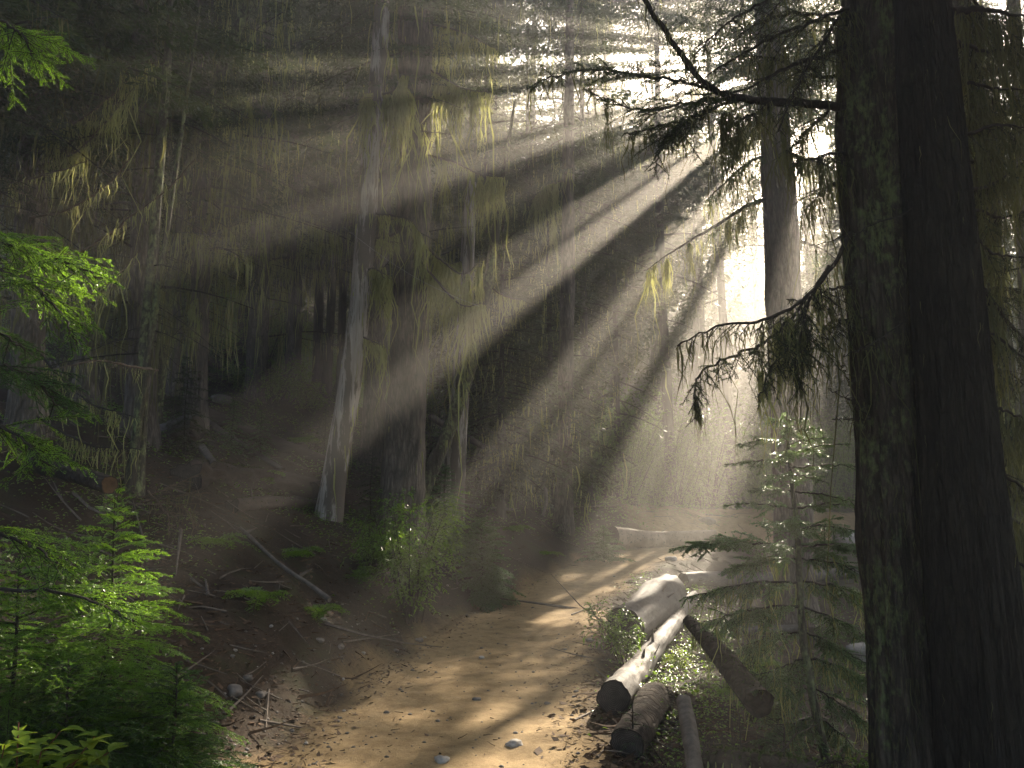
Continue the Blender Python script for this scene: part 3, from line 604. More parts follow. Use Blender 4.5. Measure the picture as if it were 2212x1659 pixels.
# ---------------------------------------------------------------- centre group on the bank
DL = dict(lich=(16, .32, .022))
tc = tree('douglas_fir_tree', 'thickest furrowed grey trunk on the bank, standing behind the huckleberry bush', [(900, 60, 82), (897, 300, 80), (890, 600, 82), (880, 850, 86), (872, 1000, 92), (868, 1140, 96)], 13.4, 24, 'bark', seed=81, ns=32, rough=.08, ridge=.16, cull=False, crown=(7.0, 130, 2.7), tm=TM, dead=(4, 10, 16, .9), **DL, trunk_lichen=160)
td = tree('snag_tree', 'leaning trunk with pale barkless streaks, standing next to the thickest grey trunk', [(826, 20, 36), (812, 220, 38), (796, 400, 44), (780, 640, 46), (755, 840, 48), (728, 1000, 50), (712, 1100, 54)], 12.4, 17, 'snag', seed=82, ns=28, rough=.05, ridge=.03, flare=.12, dead=(4.5, 11, 26, .55), lich=(24, .3, .02), trunk_lichen=320)
te = tree('snag_tree', 'pale broken snag with stripped bark between the thickest trunk and the mossy leaning pole', [(1016, 395, 26), (1010, 560, 32), (1002, 720, 36), (992, 860, 40), (983, 1000, 48)], 16, 7.3, 'snag', seed=83, ns=20, rough=.05, ridge=.03, flare=.15, dead=(3, 7, 8, .5), lich=(22, .3, .02))
tf_ = tree('dead_pole_tree', 'thin mossy pole leaning across the pale broken snag', [(1075, 470, 18), (1050, 640, 26), (1015, 800, 26), (970, 930, 30), (930, 1020, 34)], 15.6, 8.5, 'bark_moss', seed=84, ns=14, dead=(2, 8, 14, .6), lich=(24, .3, .02), trunk_lichen=60)
tg = tree('hemlock_tree', 'slim ridged trunk standing where the dirt mound meets the bank', [(1228, 380, 28), (1226, 640, 32), (1220, 900, 33), (1218, 1100, 36)], 19, 19, 'bark', seed=85, ns=18, ridge=.16, cull=False, crown=(8.5, 80, 2.1), dead=(5, 10, 14, .6), lich=(10, .3, .02), trunk_lichen=60)
LB = lambda root, pts, seed, rate=85, L=.34, **k: bough(root, pts, .022, seed, **{**dict(sub=(4, .4, .8, .3), tw=(6, .4), nd=(0, 0, 0), lich=(rate, L, .02), lm='lichen', bark='stick', start=.1), **k})
LB(tc, [(930, 335, 13.3), (985, 352, 13.1), (1040, 378, 12.9), (1090, 382, 12.8)], 91, L=.42, tufts=[(1035, 385, 12.9, 60, 1.3, .02), (1062, 385, 12.85, 40, 1.0, .02), (1083, 385, 12.8, 30, .8, .02), (960, 345, 13.2, 30, 1.6, .02)])
LB(tc, [(920, 530, 13.2), (950, 560, 13.0), (1000, 592, 12.8), (1040, 560, 12.7)], 92, L=.45, tufts=[(1010, 595, 12.8, 90, .9, .022), (1035, 580, 12.7, 60, .8, .022)])
LB(tc, [(905, 560, 12.9), (960, 625, 12.7), (1000, 660, 12.6), (1040, 655, 12.5)], 93, L=.35, rate=115)
LB(tc, [(860, 500, 13.0), (840, 512, 12.8), (815, 515, 12.6), (885, 530, 12.5)], 94, L=.5, rate=115)
LB(tc, [(925, 260, 13.3), (900, 280, 12.9), (980, 290, 12.7)], 95, L=.4)
LB(tc, [(930, 150, 13.3), (1000, 190, 13.1), (1060, 200, 12.9)], 96, L=.45)
LB(tc, [(925, 50, 13.3), (1000, 70, 13.1), (1080, 110, 12.9)], 97, L=.45)
LB(td, [(800, 460, 12.4), (840, 465, 12.3), (885, 475, 12.2), (905, 500, 12.1)], 98, L=.38)
LB(td, [(815, 205, 12.4), (850, 195, 12.2), (870, 160, 12.1)], 99, L=.45, tufts=[(870, 165, 12.1, 40, .7, .02)])
LB(td, [(805, 230, 12.4), (780, 220, 12.2), (790, 200, 12.1)], 100, L=.4)
LB(td, [(780, 590, 12.4), (810, 580, 12.2), (830, 600, 12.0)], 101, L=.35)
LB(td, [(770, 720, 12.4), (800, 735, 12.2), (825, 745, 12.1)], 102, L=.3)
LB(te, [(1010, 560, 16), (960, 575, 15.8), (930, 590, 15.6)], 103, L=.4)
LB(tf_, [(1060, 620, 15.6), (1090, 640, 15.4), (1130, 648, 15.2)], 104, L=.25)
LB(tg, [(1222, 390, 19), (1180, 400, 18.8), (1150, 430, 18.6)], 105, L=.6, tufts=[(1200, 400, 18.8, 30, 1.2, .02), (1195, 470, 18.8, 30, 1.3, .02)])
# slender trunks further up the slope
tree('pole_tree', 'slender misty trunk leaning beside the barkless snag, bare to the top of the view', [(757, 100, 15), (738, 300, 17), (720, 590, 20)], 24, 19, 'bark_far', seed=111, ns=10, crown=(13, 50, 2.0), dead=(4, 13, 14, .8), lich=(5, .3, .025))
tree('pole_tree', 'thin misty trunk almost hidden behind the barkless snag', [(778, 160, 17), (772, 300, 17), (768, 480, 18)], 27, 20, 'bark_far', seed=112, ns=10, crown=(13, 50, 2.0), dead=(4, 13, 14, .8), lich=(5, .3, .025))
tree('hemlock_tree', 'broad shadowy trunk directly behind the barkless snag and the thickest trunk', [(815, 700, 44), (800, 1040, 52)], 17.5, 21, 'bark', seed=113, ns=14, crown=(7, 90, 2.6), dead=(4, 9, 20, .9), lich=(9, .3, .02), cull=False)

# ---------------------------------------------------------------- lichen-hung conifers on the left slope
LH = lambda name, label, pts, depth, H, seed, crown, dead, lich, **k: tree(name, label, pts, depth, H, k.pop('bark', 'bark'), crown=crown, dead=dead, lich=lich, seed=seed, tm=TM, **{'cull': False, **k})
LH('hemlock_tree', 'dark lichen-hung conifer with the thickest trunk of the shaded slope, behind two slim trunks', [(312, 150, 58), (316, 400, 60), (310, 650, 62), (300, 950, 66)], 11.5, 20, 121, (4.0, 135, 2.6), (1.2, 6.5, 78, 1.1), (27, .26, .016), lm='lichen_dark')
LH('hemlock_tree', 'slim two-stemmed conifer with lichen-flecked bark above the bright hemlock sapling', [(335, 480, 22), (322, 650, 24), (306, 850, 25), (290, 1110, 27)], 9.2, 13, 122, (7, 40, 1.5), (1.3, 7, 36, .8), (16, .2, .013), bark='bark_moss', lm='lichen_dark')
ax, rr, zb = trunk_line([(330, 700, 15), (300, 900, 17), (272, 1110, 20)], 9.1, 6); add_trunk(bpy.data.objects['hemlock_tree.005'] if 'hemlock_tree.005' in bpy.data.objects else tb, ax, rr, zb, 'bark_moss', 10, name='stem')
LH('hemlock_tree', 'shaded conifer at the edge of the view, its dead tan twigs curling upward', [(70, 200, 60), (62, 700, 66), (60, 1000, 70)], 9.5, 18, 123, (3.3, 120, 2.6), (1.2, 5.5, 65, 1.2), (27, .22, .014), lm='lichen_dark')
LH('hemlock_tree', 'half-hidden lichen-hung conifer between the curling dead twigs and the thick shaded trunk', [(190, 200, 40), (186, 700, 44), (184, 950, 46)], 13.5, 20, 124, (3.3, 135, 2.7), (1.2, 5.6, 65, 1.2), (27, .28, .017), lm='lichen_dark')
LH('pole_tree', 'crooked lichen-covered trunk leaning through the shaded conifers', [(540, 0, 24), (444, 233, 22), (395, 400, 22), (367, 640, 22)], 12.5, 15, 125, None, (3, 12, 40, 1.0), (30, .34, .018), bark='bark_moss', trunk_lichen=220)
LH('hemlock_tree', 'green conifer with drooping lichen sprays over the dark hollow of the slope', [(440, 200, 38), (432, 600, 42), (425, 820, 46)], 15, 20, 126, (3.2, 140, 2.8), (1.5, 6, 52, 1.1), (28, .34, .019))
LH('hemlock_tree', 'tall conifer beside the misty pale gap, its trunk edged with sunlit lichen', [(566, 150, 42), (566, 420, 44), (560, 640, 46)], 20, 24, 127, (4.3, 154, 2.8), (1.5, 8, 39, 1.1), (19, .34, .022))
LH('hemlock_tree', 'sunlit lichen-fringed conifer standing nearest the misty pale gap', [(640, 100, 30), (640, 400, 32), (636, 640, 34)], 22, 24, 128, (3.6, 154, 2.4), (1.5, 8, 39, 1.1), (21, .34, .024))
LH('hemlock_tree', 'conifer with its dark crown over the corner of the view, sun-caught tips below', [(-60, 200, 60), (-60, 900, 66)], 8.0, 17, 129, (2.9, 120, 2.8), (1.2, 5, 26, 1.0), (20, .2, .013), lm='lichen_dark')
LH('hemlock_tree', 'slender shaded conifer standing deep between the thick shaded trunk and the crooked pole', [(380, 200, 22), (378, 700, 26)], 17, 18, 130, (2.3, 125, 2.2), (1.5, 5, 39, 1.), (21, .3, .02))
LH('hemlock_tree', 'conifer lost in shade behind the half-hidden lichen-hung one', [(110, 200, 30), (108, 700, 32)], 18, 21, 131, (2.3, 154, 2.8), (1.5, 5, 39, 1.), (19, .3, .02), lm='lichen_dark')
# ---------------------------------------------------------------- forest further off
def GP(px, py, lift=0., y0=2.5, y1=70):
    """Where the view through (px, py) meets the ground raised by lift."""
    ys = np.linspace(y0, y1, 2400); p = np.array([P(px, py, 1.)-EYE])*ys[:, None]+EYE
    g = ground(p[:, 0], p[:, 1])+lift; k = np.argmax(p[:, 2] < g)
    return p[k] if (p[:, 2] < g).any() else p[-1]
FG2 = [(1575, 30, 'tall conifer in the light where the palest beam comes through'), (1674, 29, 'tall conifer in bright mist close beside the straight grey trunk'), (1768, 35, 'tall conifer in bright mist in the gap by the young fir'),  # these tall conifers are added to cut dark stripes between the beams
       (120, 25, 'heavy-limbed dark conifer on the shaded slope, seen over the mossy sawn log'), (0, 31, 'heavy-limbed dark conifer deepest in the shaded corner of the slope'), (330, 27, 'heavy-limbed dark conifer straight behind the thick shaded trunk'), (250, 38, 'heavy-limbed dark conifer high behind the two slim stems'), (450, 36, 'heavy-limbed dark conifer behind the green drooping one'), (-60, 24, 'heavy-limbed dark conifer leaning in from the shaded edge'), (1885, 26, 'tall dense conifer straight behind the twin trunks'), (1965, 31, 'tall dense conifer behind the darkest trunk, farther off'), (2085, 27, 'tall dense conifer beside the pale moss-streaked trunk, backlit'), (2170, 36, 'tall dense conifer far beyond the pale moss-streaked trunk'), (560, 44, 'heavy-limbed conifer on the skyline of the slope'), (690, 41, 'heavy-limbed conifer low in the misty pale gap'), (735, 47, 'heavy-limbed conifer in the misty pale gap, touching the barkless snag in view'), (660, 53, 'heavy-limbed conifer farthest back in the misty pale gap')]  # dense pair behind the twin trunks added to keep sun off the near air
FG = [  # px, depth, trunk radius, H, crown base, branches, Lmax, label
 (1070, 24, .17, 25, 4.5, 130, 3.0, 'misty lichen-hung conifer just beyond the leaning mossy pole'),
 (1150, 29, .20, 27, 5, 130, 3.2, 'pale misty conifer filling the gap between the leaning pole and the slim ridged trunk'),
 (1268, 23, .13, 21, 4.5, 110, 2.6, 'dark slender conifer close beside the slim ridged trunk, towards the light beams'),
 (1330, 34, .20, 27, 5, 130, 3.2, 'bright misty conifer behind the tip of the needle spray'),
 (1420, 40, .2, 28, 6, 120, 3.2, 'conifer nearly dissolved in mist above the slanting light beams'),
 (1500, 31, .16, 17, 3.5, 110, 2.8, 'sunlit young conifer where the beams begin'),
 (1575, 44, .2, 27, 7, 110, 3.0, 'glowing conifer seen through the beams beside the straight grey trunk'),
 (985, 33, .2, 27, 5, 130, 3.2, 'hazy conifer whose crown shows over the pale broken snag'),
 (930, 42, .22, 27, 5, 120, 3.2, 'pale conifer far up the slope behind the thickest grey trunk'),
 (1800, 42, .2, 26, 5, 110, 3.0, 'bright hazy conifer far behind the gap at the twin trunks'),
 (1215, 46, .22, 28, 6, 120, 3.2, 'faint conifer deep in the mist behind the slim ridged trunk'),
 (700, 34, .2, 24, 5, 120, 3.0, 'misty conifer on the upper slope beyond the slender leaning trunk'),
 (835, 38, .2, 24, 5, 120, 3.0, 'misty conifer on the upper slope framed by the two nearest snags'),
 (510, 28, .2, 23, 3.5, 130, 3.0, 'shaded conifer above the dark hollow of the slope'),
 (600, 36, .2, 24, 4, 120, 3.0, 'shaded conifer high behind the misty gap'),
 (260, 24, .2, 23, 3, 130, 3.0, 'dense dark conifer behind the thick shaded trunk'),
 (30, 20, .2, 23, 3, 130, 3.0, 'dense dark conifer behind the curling dead twigs'),
 (400, 31, .2, 23, 3, 120, 3.0, 'dark conifer behind the crooked lichen-covered trunk'),
 (1040, 20, .12, 15, 2.0, 120, 2.6, 'dense green hemlock filling the shade behind the pale broken snag'),
 (1130, 21, .12, 13, 1.2, 120, 2.6, 'dense green hemlock in the dark hollow left of the slim ridged trunk'),
 (1330, 25, .12, 12, 1.0, 120, 2.8, 'bushy hemlock standing where the slanting beams cross the dark bank'),
 (1195, 19.6, .09, 9, .5, 150, 2.1, 'young bushy hemlock on the bank just behind the slim ridged trunk'),
 (1085, 17.6, .09, 8, .5, 140, 1.9, 'young bushy hemlock on the bank beside the leaning mossy pole'),
 (2120, 24, .2, 24, 5, 110, 3.0, 'backlit conifer just clear of the dark trunk, with bright sky around it'),
 (2190, 31, .2, 25, 5, 110, 3.0, 'backlit conifer at the far edge with white sky in its gaps'),
]+[(a, b, .2, 25, 3.5 if a > 1000 else 1.2, 230, 3.3, l, .38) for a, b, l in FG2]
for j, (px, dp, rad, H, h0, nb, Lm, lab, *pw) in enumerate(FG):
    r = RS(300+j); x = (px-1106)/F2*dp; zb = gz(x, dp); H = min(H, 26.5-zb); base = np.array([x, dp, zb]); root = thing('conifer_tree', lab, 'tree', base)
    n = 40; z = np.linspace(zb-.3, zb+H, n); lean = r.normal(0, .012, 2); ax = np.stack([x+lean[0]*(z-zb)+.05*np.sin(z*.3+j), dp+lean[1]*(z-zb), z], 1)
    add_trunk(root, ax, rad*(1-(np.linspace(0, 1, n))**1.3*.85), zb, 'bark_far', 10, .07, .4, j, .08)
    grow(root, base, H, r, (h0, nb, Lm, dict(power=pw[0] if pw else .55)), None if pw and px > 1400 else (1.5, h0+1, 16, 1.), TF, (6 if dp < 35 else 3, .34, .028), 'n_far', 'lichen', tuple(lean), px > 640 and not (H < 16 and px < 1250), wr=.016)
# taller ranks of misty conifers up the slope, which hold back most of the low sun
ROWN = ['front rank', 'middle rank', 'rear rank']
COLN = ['above the shaded slope', 'over the dark hollow of the slope', 'beyond the misty pale gap', 'behind the barkless snag', 'behind the thickest grey trunk', 'behind the pale broken snag', 'behind the leaning mossy pole', 'behind the slim ridged trunk']
for ri, y0 in enumerate((26.5, 34.5, 43.0)):
    for ci, w_ in enumerate(np.linspace(-19.5, -5.2, 8)):
        k = ri*8+ci; r = RS(900+k); dp = y0+r.uniform(-2, 2); x = (w_+.391*dp)/.92+r.uniform(-.7, .7); zb = gz(x, dp); base = np.array([x, dp, zb]); H = min(r.uniform(23, 28), r.uniform(25, 27)-zb)
        root = thing('conifer_tree', f'misty conifer in the {ROWN[ri]} of the forest {COLN[ci]}', 'tree', base, 'ranks of misty conifers')
        z = np.linspace(zb-.3, zb+H, 36); add_trunk(root, np.stack([x+.06*np.sin(z*.35+k), dp+0*z, z], 1), r.uniform(.13, .22)*(1-np.linspace(0, 1, 36)**1.3*.85), zb, 'bark_far', 10, .07, .4, k, .08)
        grow(root, base, H, r, (r.uniform(3.5, 6.5), (240, 190, 150)[ri], 3.2, dict(power=.42)), (1.5, 6, 14, 1.), TF if ri < 2 else TC, (4, .36, .03), 'n_far', 'lichen', (0, 0), ci > 2, wr=.016)
# mossy pale trunk just behind the twin trunks
tree('hemlock_tree', 'pale moss-streaked trunk half hidden beyond the dark twin trunk, at the edge of the view', [(2068, 40, 66), (2112, 300, 66), (2136, 600, 68), (2172, 1000, 74), (2205, 1500, 84)], 8.4, 21, 'bark_moss', seed=401, ns=20, crown=(8, 70, 2.4), tm=TM, dead=(2, 8, 40, 1.0), lich=(30, .3, .016), trunk_lichen=300)
tree('hemlock_tree', 'narrow dark trunk against white sky in the top corner', [(2192, 40, 26), (2204, 300, 28), (2216, 700, 32)], 12, 19, 'bark', seed=402, ns=14, crown=(6, 70, 2.2), tm=TM, dead=(3, 8, 30, 1.0), lich=(20, .3, .016), lm='lichen_dark')
# far-off wood that reads as one mass
fb, wb = MB(), MB(); r = RS(77)
cand = []
while len(cand) < 165:
    x = r.uniform(-52, 52); y = r.uniform(46, 87)
    if len(cand) >= 120: x = y*r.uniform(.05, .5)
    if abs(x) > y*.85 or any((x-a)**2+(y-b)**2 < 6 for a, b in cand): continue
    cand.append((x, y))
for k, (x, y) in enumerate(cand):
    zb = gz(x, y); H = min(r.uniform(16, 25), 26-zb); base = np.array([x, y, zb]); z = np.linspace(-.3, H, 12)
    v, f = tube(np.stack([x+0*z, y+0*z, zb+z], 1), .24*(1-np.linspace(0, .9, 12)), 7); wb.add(v, f, None, True)
    s = crown_seg(base, H, .6, 90, 3.6, r, low=.8); place(fb, *TC[k % 4], s, r)
# unseen trees added round and over the camera to cut the sky light
ring = [(-5.5, -2), (-8, 2.5), (-3.2, -7), (1.5, -6), (5.5, -3), (7.5, 1.5), (8.5, 6), (-10, 7), (12, 10), (-1.5, -11.5), (13, 3), (-13, -3)]
for k, (x, y) in enumerate(ring):
    zb = gz(x, max(y, -11)); H = 20 + (k*7 % 5); base = np.array([x, y, zb]); z = np.linspace(-.3, H, 24); v, f = tube(np.stack([x+0*z, y+0*z, zb+z], 1), .25*(1-np.linspace(0, .9, 24)), 10, .08, k, 2); wb.add(v, f, None, True)
    s = crown_seg(base, H, 6.0, 170, 3.8, r, power=.55); place(fb, *TC[k % 4], s, r)
setting('far_and_added_forest_foliage', fb, M['n_far'], 'stuff'); setting('far_and_added_forest_trunks', wb, M['bark_far'], 'stuff')  # far wood merged with the added light-blocking trees round the camera
# ---------------------------------------------------------------- leafy shrubs, saplings
def leaves(mb, p, d, L, w, r, droop=.3, fold=.25):
    """Simple folded leaves: two faces meeting at the midrib."""
    n = len(p); d = nrm(d); up = np.array([0, 0, 1.]); b = nrm(np.cross(up+.35*r.normal(size=(n, 3)), d)); nn = np.cross(d, b)
    L = np.broadcast_to(L, (n,))*r.uniform(.6, 1.25, n); W = L*w
    m = p+d*(L*.45)[:, None]; tip = p+d*L[:, None]+GRAV*(droop*L)[:, None]; e = nn*(fold*W)[:, None]
    v = np.stack([p, m+b*(W*.5)[:, None]+e, tip, m-b*(W*.5)[:, None]+e, m-e*.1], 1).reshape(-1, 3)
    i = (np.arange(n)*5)[:, None]; f = np.concatenate([i+np.array([[0, 4, 1, 1]])*1, ], 0)
    f = np.concatenate([i+np.array([[0, 4, 1]]), i+np.array([[4, 2, 1]]), i+np.array([[0, 3, 4]]), i+np.array([[4, 3, 2]])])
    mb.add(v, f, np.repeat(r.uniform(0, 1, n), 5), True)
def shrub(name, label, c, H, W, seed, ns=14, ll=.05, lw=.5, mat_='leaf', rate=30, group=None, cat='shrub', lean=(0, 0), top=.25):
    r = RS(seed); c = np.asarray(c, float); root = thing(name, label, cat, c, group); wb, fb = MB(), MB()
    a = r.uniform(0, 2*pi, ns); sp = r.uniform(.15, 1, ns)**.7
    d = np.stack([np.cos(a)*sp*W/H+lean[0], np.sin(a)*sp*W/H+lean[1], np.ones(ns)], 1)
    st = Seg(c+r.normal(0, .05, (ns, 3))*np.array([1, 1, 0])*W*2, d, H*r.uniform(.4, 1.15, ns), nrm(np.cross(d, r.normal(size=(ns, 3)))), .12)
    wood(wb, st, .006*H+.002, .002, 5, 4)
    t2 = kids(st, 7/max(H, .4)*1.6, .85, .42, lambda t: 1.15-.7*t, .35, r, dr=.12, t0=top); wood(wb, t2, .003, .0012, 3)
    t3 = kids(t2, 9/max(H, .4)*1.6, .8, .45, lambda t: 1.1-.6*t, .35, r, dr=.1); wood(wb, t3, .0018, .0008, 2)
    for s in (t2, t3):
        k = np.maximum(2, np.round(s.l*rate)).astype(int); i = np.repeat(np.arange(len(s)), k); t = r.uniform(.1, 1, len(i)); p = s.at(i, t)
        dd = s.tan(i, t)+.9*r.normal(size=(len(i), 3)); dd[:, 2] *= .5; leaves(fb, p, dd, ll, lw, r)
    part('stems', wb, M['twig'], root); part('foliage', fb, M[mat_], root); return root
def sapling(name, label, base, H, seed, nb=40, Lb=.6, nd=(300, .013, .0028), mats=('n_bright', 'twig'), tw=(26, .42), pitch=(.7, -.12), dr=.25, r0=.012, lean=(0, 0), hero=False, sec=True, prof=None, group=None, low=.0, cat='sapling', lich=None):
    """Young hemlock: leader, whorled flat sprays of twigs, needles."""
    r = RS(seed); base = np.asarray(base, float); root = thing(name, label, cat, base, group)
    z = np.linspace(-.05, H, 14); ax = np.stack([base[0]+lean[0]*z+.012*np.sin(z*5+seed), base[1]+lean[1]*z, base[2]+z], 1)
    wb = MB(); v, f = tube(ax, r0*(1-.85*np.linspace(0, 1, 14))+.001, 7, .1, seed, 6); wb.add(v, f, None, True); part('stem', wb, M[mats[1]], root)
    u = (np.arange(nb)+r.uniform(0, .8, nb))/nb; u = low+(.985-low)*u; zz = H*u; az = np.arange(nb)*2.399963+r.uniform(-.4, .4, nb)
    L = Lb*(prof(u) if prof else (1-u)**.75+.05)*r.uniform(.7, 1.15, nb)
    d = np.stack([np.cos(az), np.sin(az), pitch[1]+(pitch[0]-pitch[1])*u**2+r.normal(0, .08, nb)], 1)
    b = nrm(np.cross([0, 0, 1.], d)); s = Seg(base+np.stack([lean[0]*zz, lean[1]*zz, zz], 1), d, L, np.cross(nrm(d), b), dr)
    def one(s, par):
        wb, fb = MB(), MB(); wood(wb, s, .004+.004*np.clip(s.l, 0, 1), .0012, 5)
        t2 = kids(s, tw[0], .95, tw[1], lambda t: 1.12-t, .1, r, dr=.18, t0=.08); wood(wb, t2, .0016, .0008, 2)
        if sec: t3 = kids(t2, tw[0]*1.3, .9, .4, lambda t: 1.1-t, .1, r, dr=.1); needles(fb, t3, nd[0], nd[1]*.85, nd[2], r)
        needles(fb, t2, nd[0], nd[1], nd[2], r); needles(fb, s, nd[0], nd[1], nd[2], r); return wb, fb
    if hero:
        for k in range(nb):
            wb, fb = one(s.take(slice(k, k+1)), None); o = part('branch', wb, M[mats[1]], root); part('foliage', fb, M[mats[0]], o)
    else:
        wb, fb = one(s, None); part('branches', wb, M[mats[1]], root); part('foliage', fb, M[mats[0]], root)
    return root
# --- near, lower left: bright young hemlocks
c = GP(268, 1640, 0); gzb = lambda px, dp: np.array([(px-1106)/F2*dp, dp, gz((px-1106)/F2*dp, dp)])
sapling('hemlock_sapling', 'bright green young hemlock with a clear pointed leader, beside the trail edge', gzb(262, 4.6), 1.33, 501, 66, .72, (520, .014, .0043), hero=True, dr=.28, pitch=(.75, -.05), tw=(30, .58))
sapling('hemlock_sapling', 'low bushy hemlock spreading right up to the edge of the trail', gzb(410, 4.5), .72, 502, 54, .62, (520, .014, .0043), hero=True, dr=.3, pitch=(.8, .12), tw=(30, .58), mats=('n_mid', 'twig'))
sapling('hemlock_sapling', 'arching hemlock seedling under the bright boughs at the edge of the view', gzb(70, 4.3), .98, 503, 56, .72, (520, .014, .0043), hero=True, dr=.35, pitch=(.8, .1), tw=(30, .58))
sapling('hemlock_sapling', 'shaded young hemlock tucked between the two taller bright ones', gzb(190, 4.1), .6, 504, 46, .6, (520, .014, .0043), hero=True, dr=.3, pitch=(.8, .15), tw=(30, .58), mats=('n_mid', 'twig'))
# --- hemlock outside the frame whose sunlit boughs reach in
xh, yh = -4.0, 4.1; zb = gz(xh, yh); rt = thing('hemlock_tree', 'bright-needled hemlock whose drooping boughs reach in from the edge of the view', 'tree', (xh, yh, zb)); z = np.linspace(zb-.2, zb+9, 30)
add_trunk(rt, np.stack([xh+0*z, yh+.02*z, z], 1), .11*(1-np.linspace(0, .8, 30)), zb, 'bark', 16, seed=5)
HB = lambda pts, seed, **k: bough(rt, pts, .012, seed, **{**dict(sub=(32, .42, .8, .12), tw=(30, .42), nd=(520, .0145, .0045), lich=(0, .1, .01), fol='n_bright', start=.35), **k})
HB([(-420, 430, 4.1), (-100, 500, 4.05), (40, 535, 4.0), (140, 565, 3.95), (232, 605, 3.9)], 511)
HB([(-420, 450, 4.1), (-100, 545, 3.95), (20, 590, 3.85), (100, 640, 3.8), (165, 735, 3.75)], 512)
HB([(-420, 440, 4.1), (-120, 510, 4.2), (0, 520, 4.25), (70, 520, 4.3), (120, 560, 4.3)], 513)
HB([(-420, 700, 4.1), (-100, 760, 4.0), (30, 800, 3.95), (90, 840, 3.9), (132, 882, 3.9)], 514, fol='n_mid')
HB([(-420, 880, 4.1), (-100, 900, 3.9), (0, 925, 3.85), (60, 960, 3.8), (102, 1002, 3.8)], 515)
HB([(-420, -60, 4.1), (-100, 10, 4.1), (10, 50, 4.1), (50, 80, 4.1), (74, 125, 4.1)], 516)
HB([(-420, 1090, 4.1), (-100, 1130, 4.0), (20, 1160, 3.9), (80, 1185, 3.85), (130, 1222, 3.8)], 517)
HB([(-420, 650, 4.1), (-120, 690, 4.2), (0, 720, 4.3), (60, 760, 4.3)], 518, fol='n_mid')
HB([(-420, 1210, 4.1), (-60, 1270, 4.0), (90, 1275, 3.9), (200, 1300, 3.85), (292, 1345, 3.8)], 519)
# --- broad-leaved plant in the corner
r = RS(520); root = thing('leafy_plant', 'broad-leaved yellow-green plant on a red stem in the corner', 'plant', gzb(100, 3.55)); zb0 = base_of(root)
for j, (tx, ty, tz) in enumerate([(40, 1560, 3.5), (130, 1580, 3.55), (205, 1590, 3.5), (90, 1620, 3.4), (10, 1610, 3.4), (170, 1640, 3.45), (235, 1625, 3.6)]):
    e = P(tx, ty, tz); b0 = zb0+r.normal(0, .05, 3)*np.array([1, 1, 0]); mid = (b0+e)/2+np.array([0, 0, .08]); wb, fb = MB(), MB(); p = smooth([b0, mid, e], 12); v, f = tube(p, np.linspace(.005, .0025, 12), 6); wb.add(v, f, None, True)
    o = part('stem', wb, M['red_stem'] if 'red_stem' in M else M['twig'], root)
    for q in range(15):
        t = r.integers(5, 12); az = q*2.4+r.uniform(0, .7); L = r.uniform(.07, .13); dd = np.array([cos(az), sin(az), r.uniform(.05, .5)]); dd /= np.linalg.norm(dd); bb = nrm(np.cross([0, 0, 1.], dd)); nn = np.cross(dd, bb); k = 9
        tt = np.linspace(0, 1, k); wdt = np.sin(np.pi*np.minimum(tt**.8*1.0, 1))*.23*L+.001
        cen = p[t]+dd*(tt*L)[:, None]+GRAV*((tt**2)*L*r.uniform(.15, .5))[:, None]
        v = np.stack([cen-bb*wdt[:, None]+nn*(wdt*.4)[:, None], cen, cen+bb*wdt[:, None]+nn*(wdt*.4)[:, None]], 1).reshape(-1, 3); i = np.arange(k-1)*3
        f = np.concatenate([np.stack([i, i+1, i+4, i+3], 1), np.stack([i+1, i+2, i+5, i+4], 1)]); fb.add(v, f, r.uniform(0, 1), True)
    part('foliage', fb, M['leaf_broad'], o)
# --- the young fir under the twin trunks' spray
xb = P(1700, 890, 7.0); zf = gz(2.55, 6.9); root = thing('fir_sapling', 'layered young fir with frosted-looking flat tiers, standing in front of the straight grey trunk', 'sapling', (2.55, 6.9, zf))
ax = smooth([[2.58, 6.9, zf-.1], P(1738, 1400, 6.9), P(1722, 1150, 6.95), P(1704, 980, 7.0), xb], 40); mb = MB(); v, f = tube(ax, np.linspace(.042, .005, 40), 9, .1, 3, 6); mb.add(v, f, None, True); part('stem', mb, M['bark_moss'], root)
FB = lambda pts, seed, **k: bough(root, pts, .008, seed, **{**dict(sub=(22, .26, .85, .08), tw=(34, .45), nd=(330, .017, .0055), lich=(0, .1, .006), fol='n_fir', lm='lichen', start=.12, r1=.002), **k})
tiers = [(905, 1655, 915, .0), (905, 1745, 908, .1), (920, 1690, 948, -.2), (935, 1770, 925, -.1), (950, 1590, 962, .1), (962, 1800, 945, .0), (975, 1680, 1000, -.3), (985, 1838, 958, .15), (1000, 1562, 1006, 0), (1010, 1860, 1010, .1), (1025, 1650, 1040, -.35), (1035, 1790, 1045, .3), (1060, 1620, 1062, .2), (1070, 1845, 1085, -.2),
         (1095, 1560, 1092, .1), (1100, 1872, 1092, .1), (1130, 1640, 1140, -.4), (1145, 1858, 1150, .3), (1185, 1452, 1186, -.1), (1190, 1890, 1185, .1), (1205, 1560, 1235, .35), (1215, 1880, 1240, -.2), (1255, 1480, 1290, 0), (1265, 1900, 1300, .2), (1300, 1520, 1345, -.3), (1310, 1890, 1385, .1), (1350, 1600, 1400, .3), (1360, 1880, 1440, -.1), (1410, 1620, 1480, -.2), (1420, 1900, 1480, .2), (1470, 1650, 1550, .2), (1480, 1870, 1560, -.2), (1540, 1640, 1600, -.1), (1550, 1850, 1620, .1)]
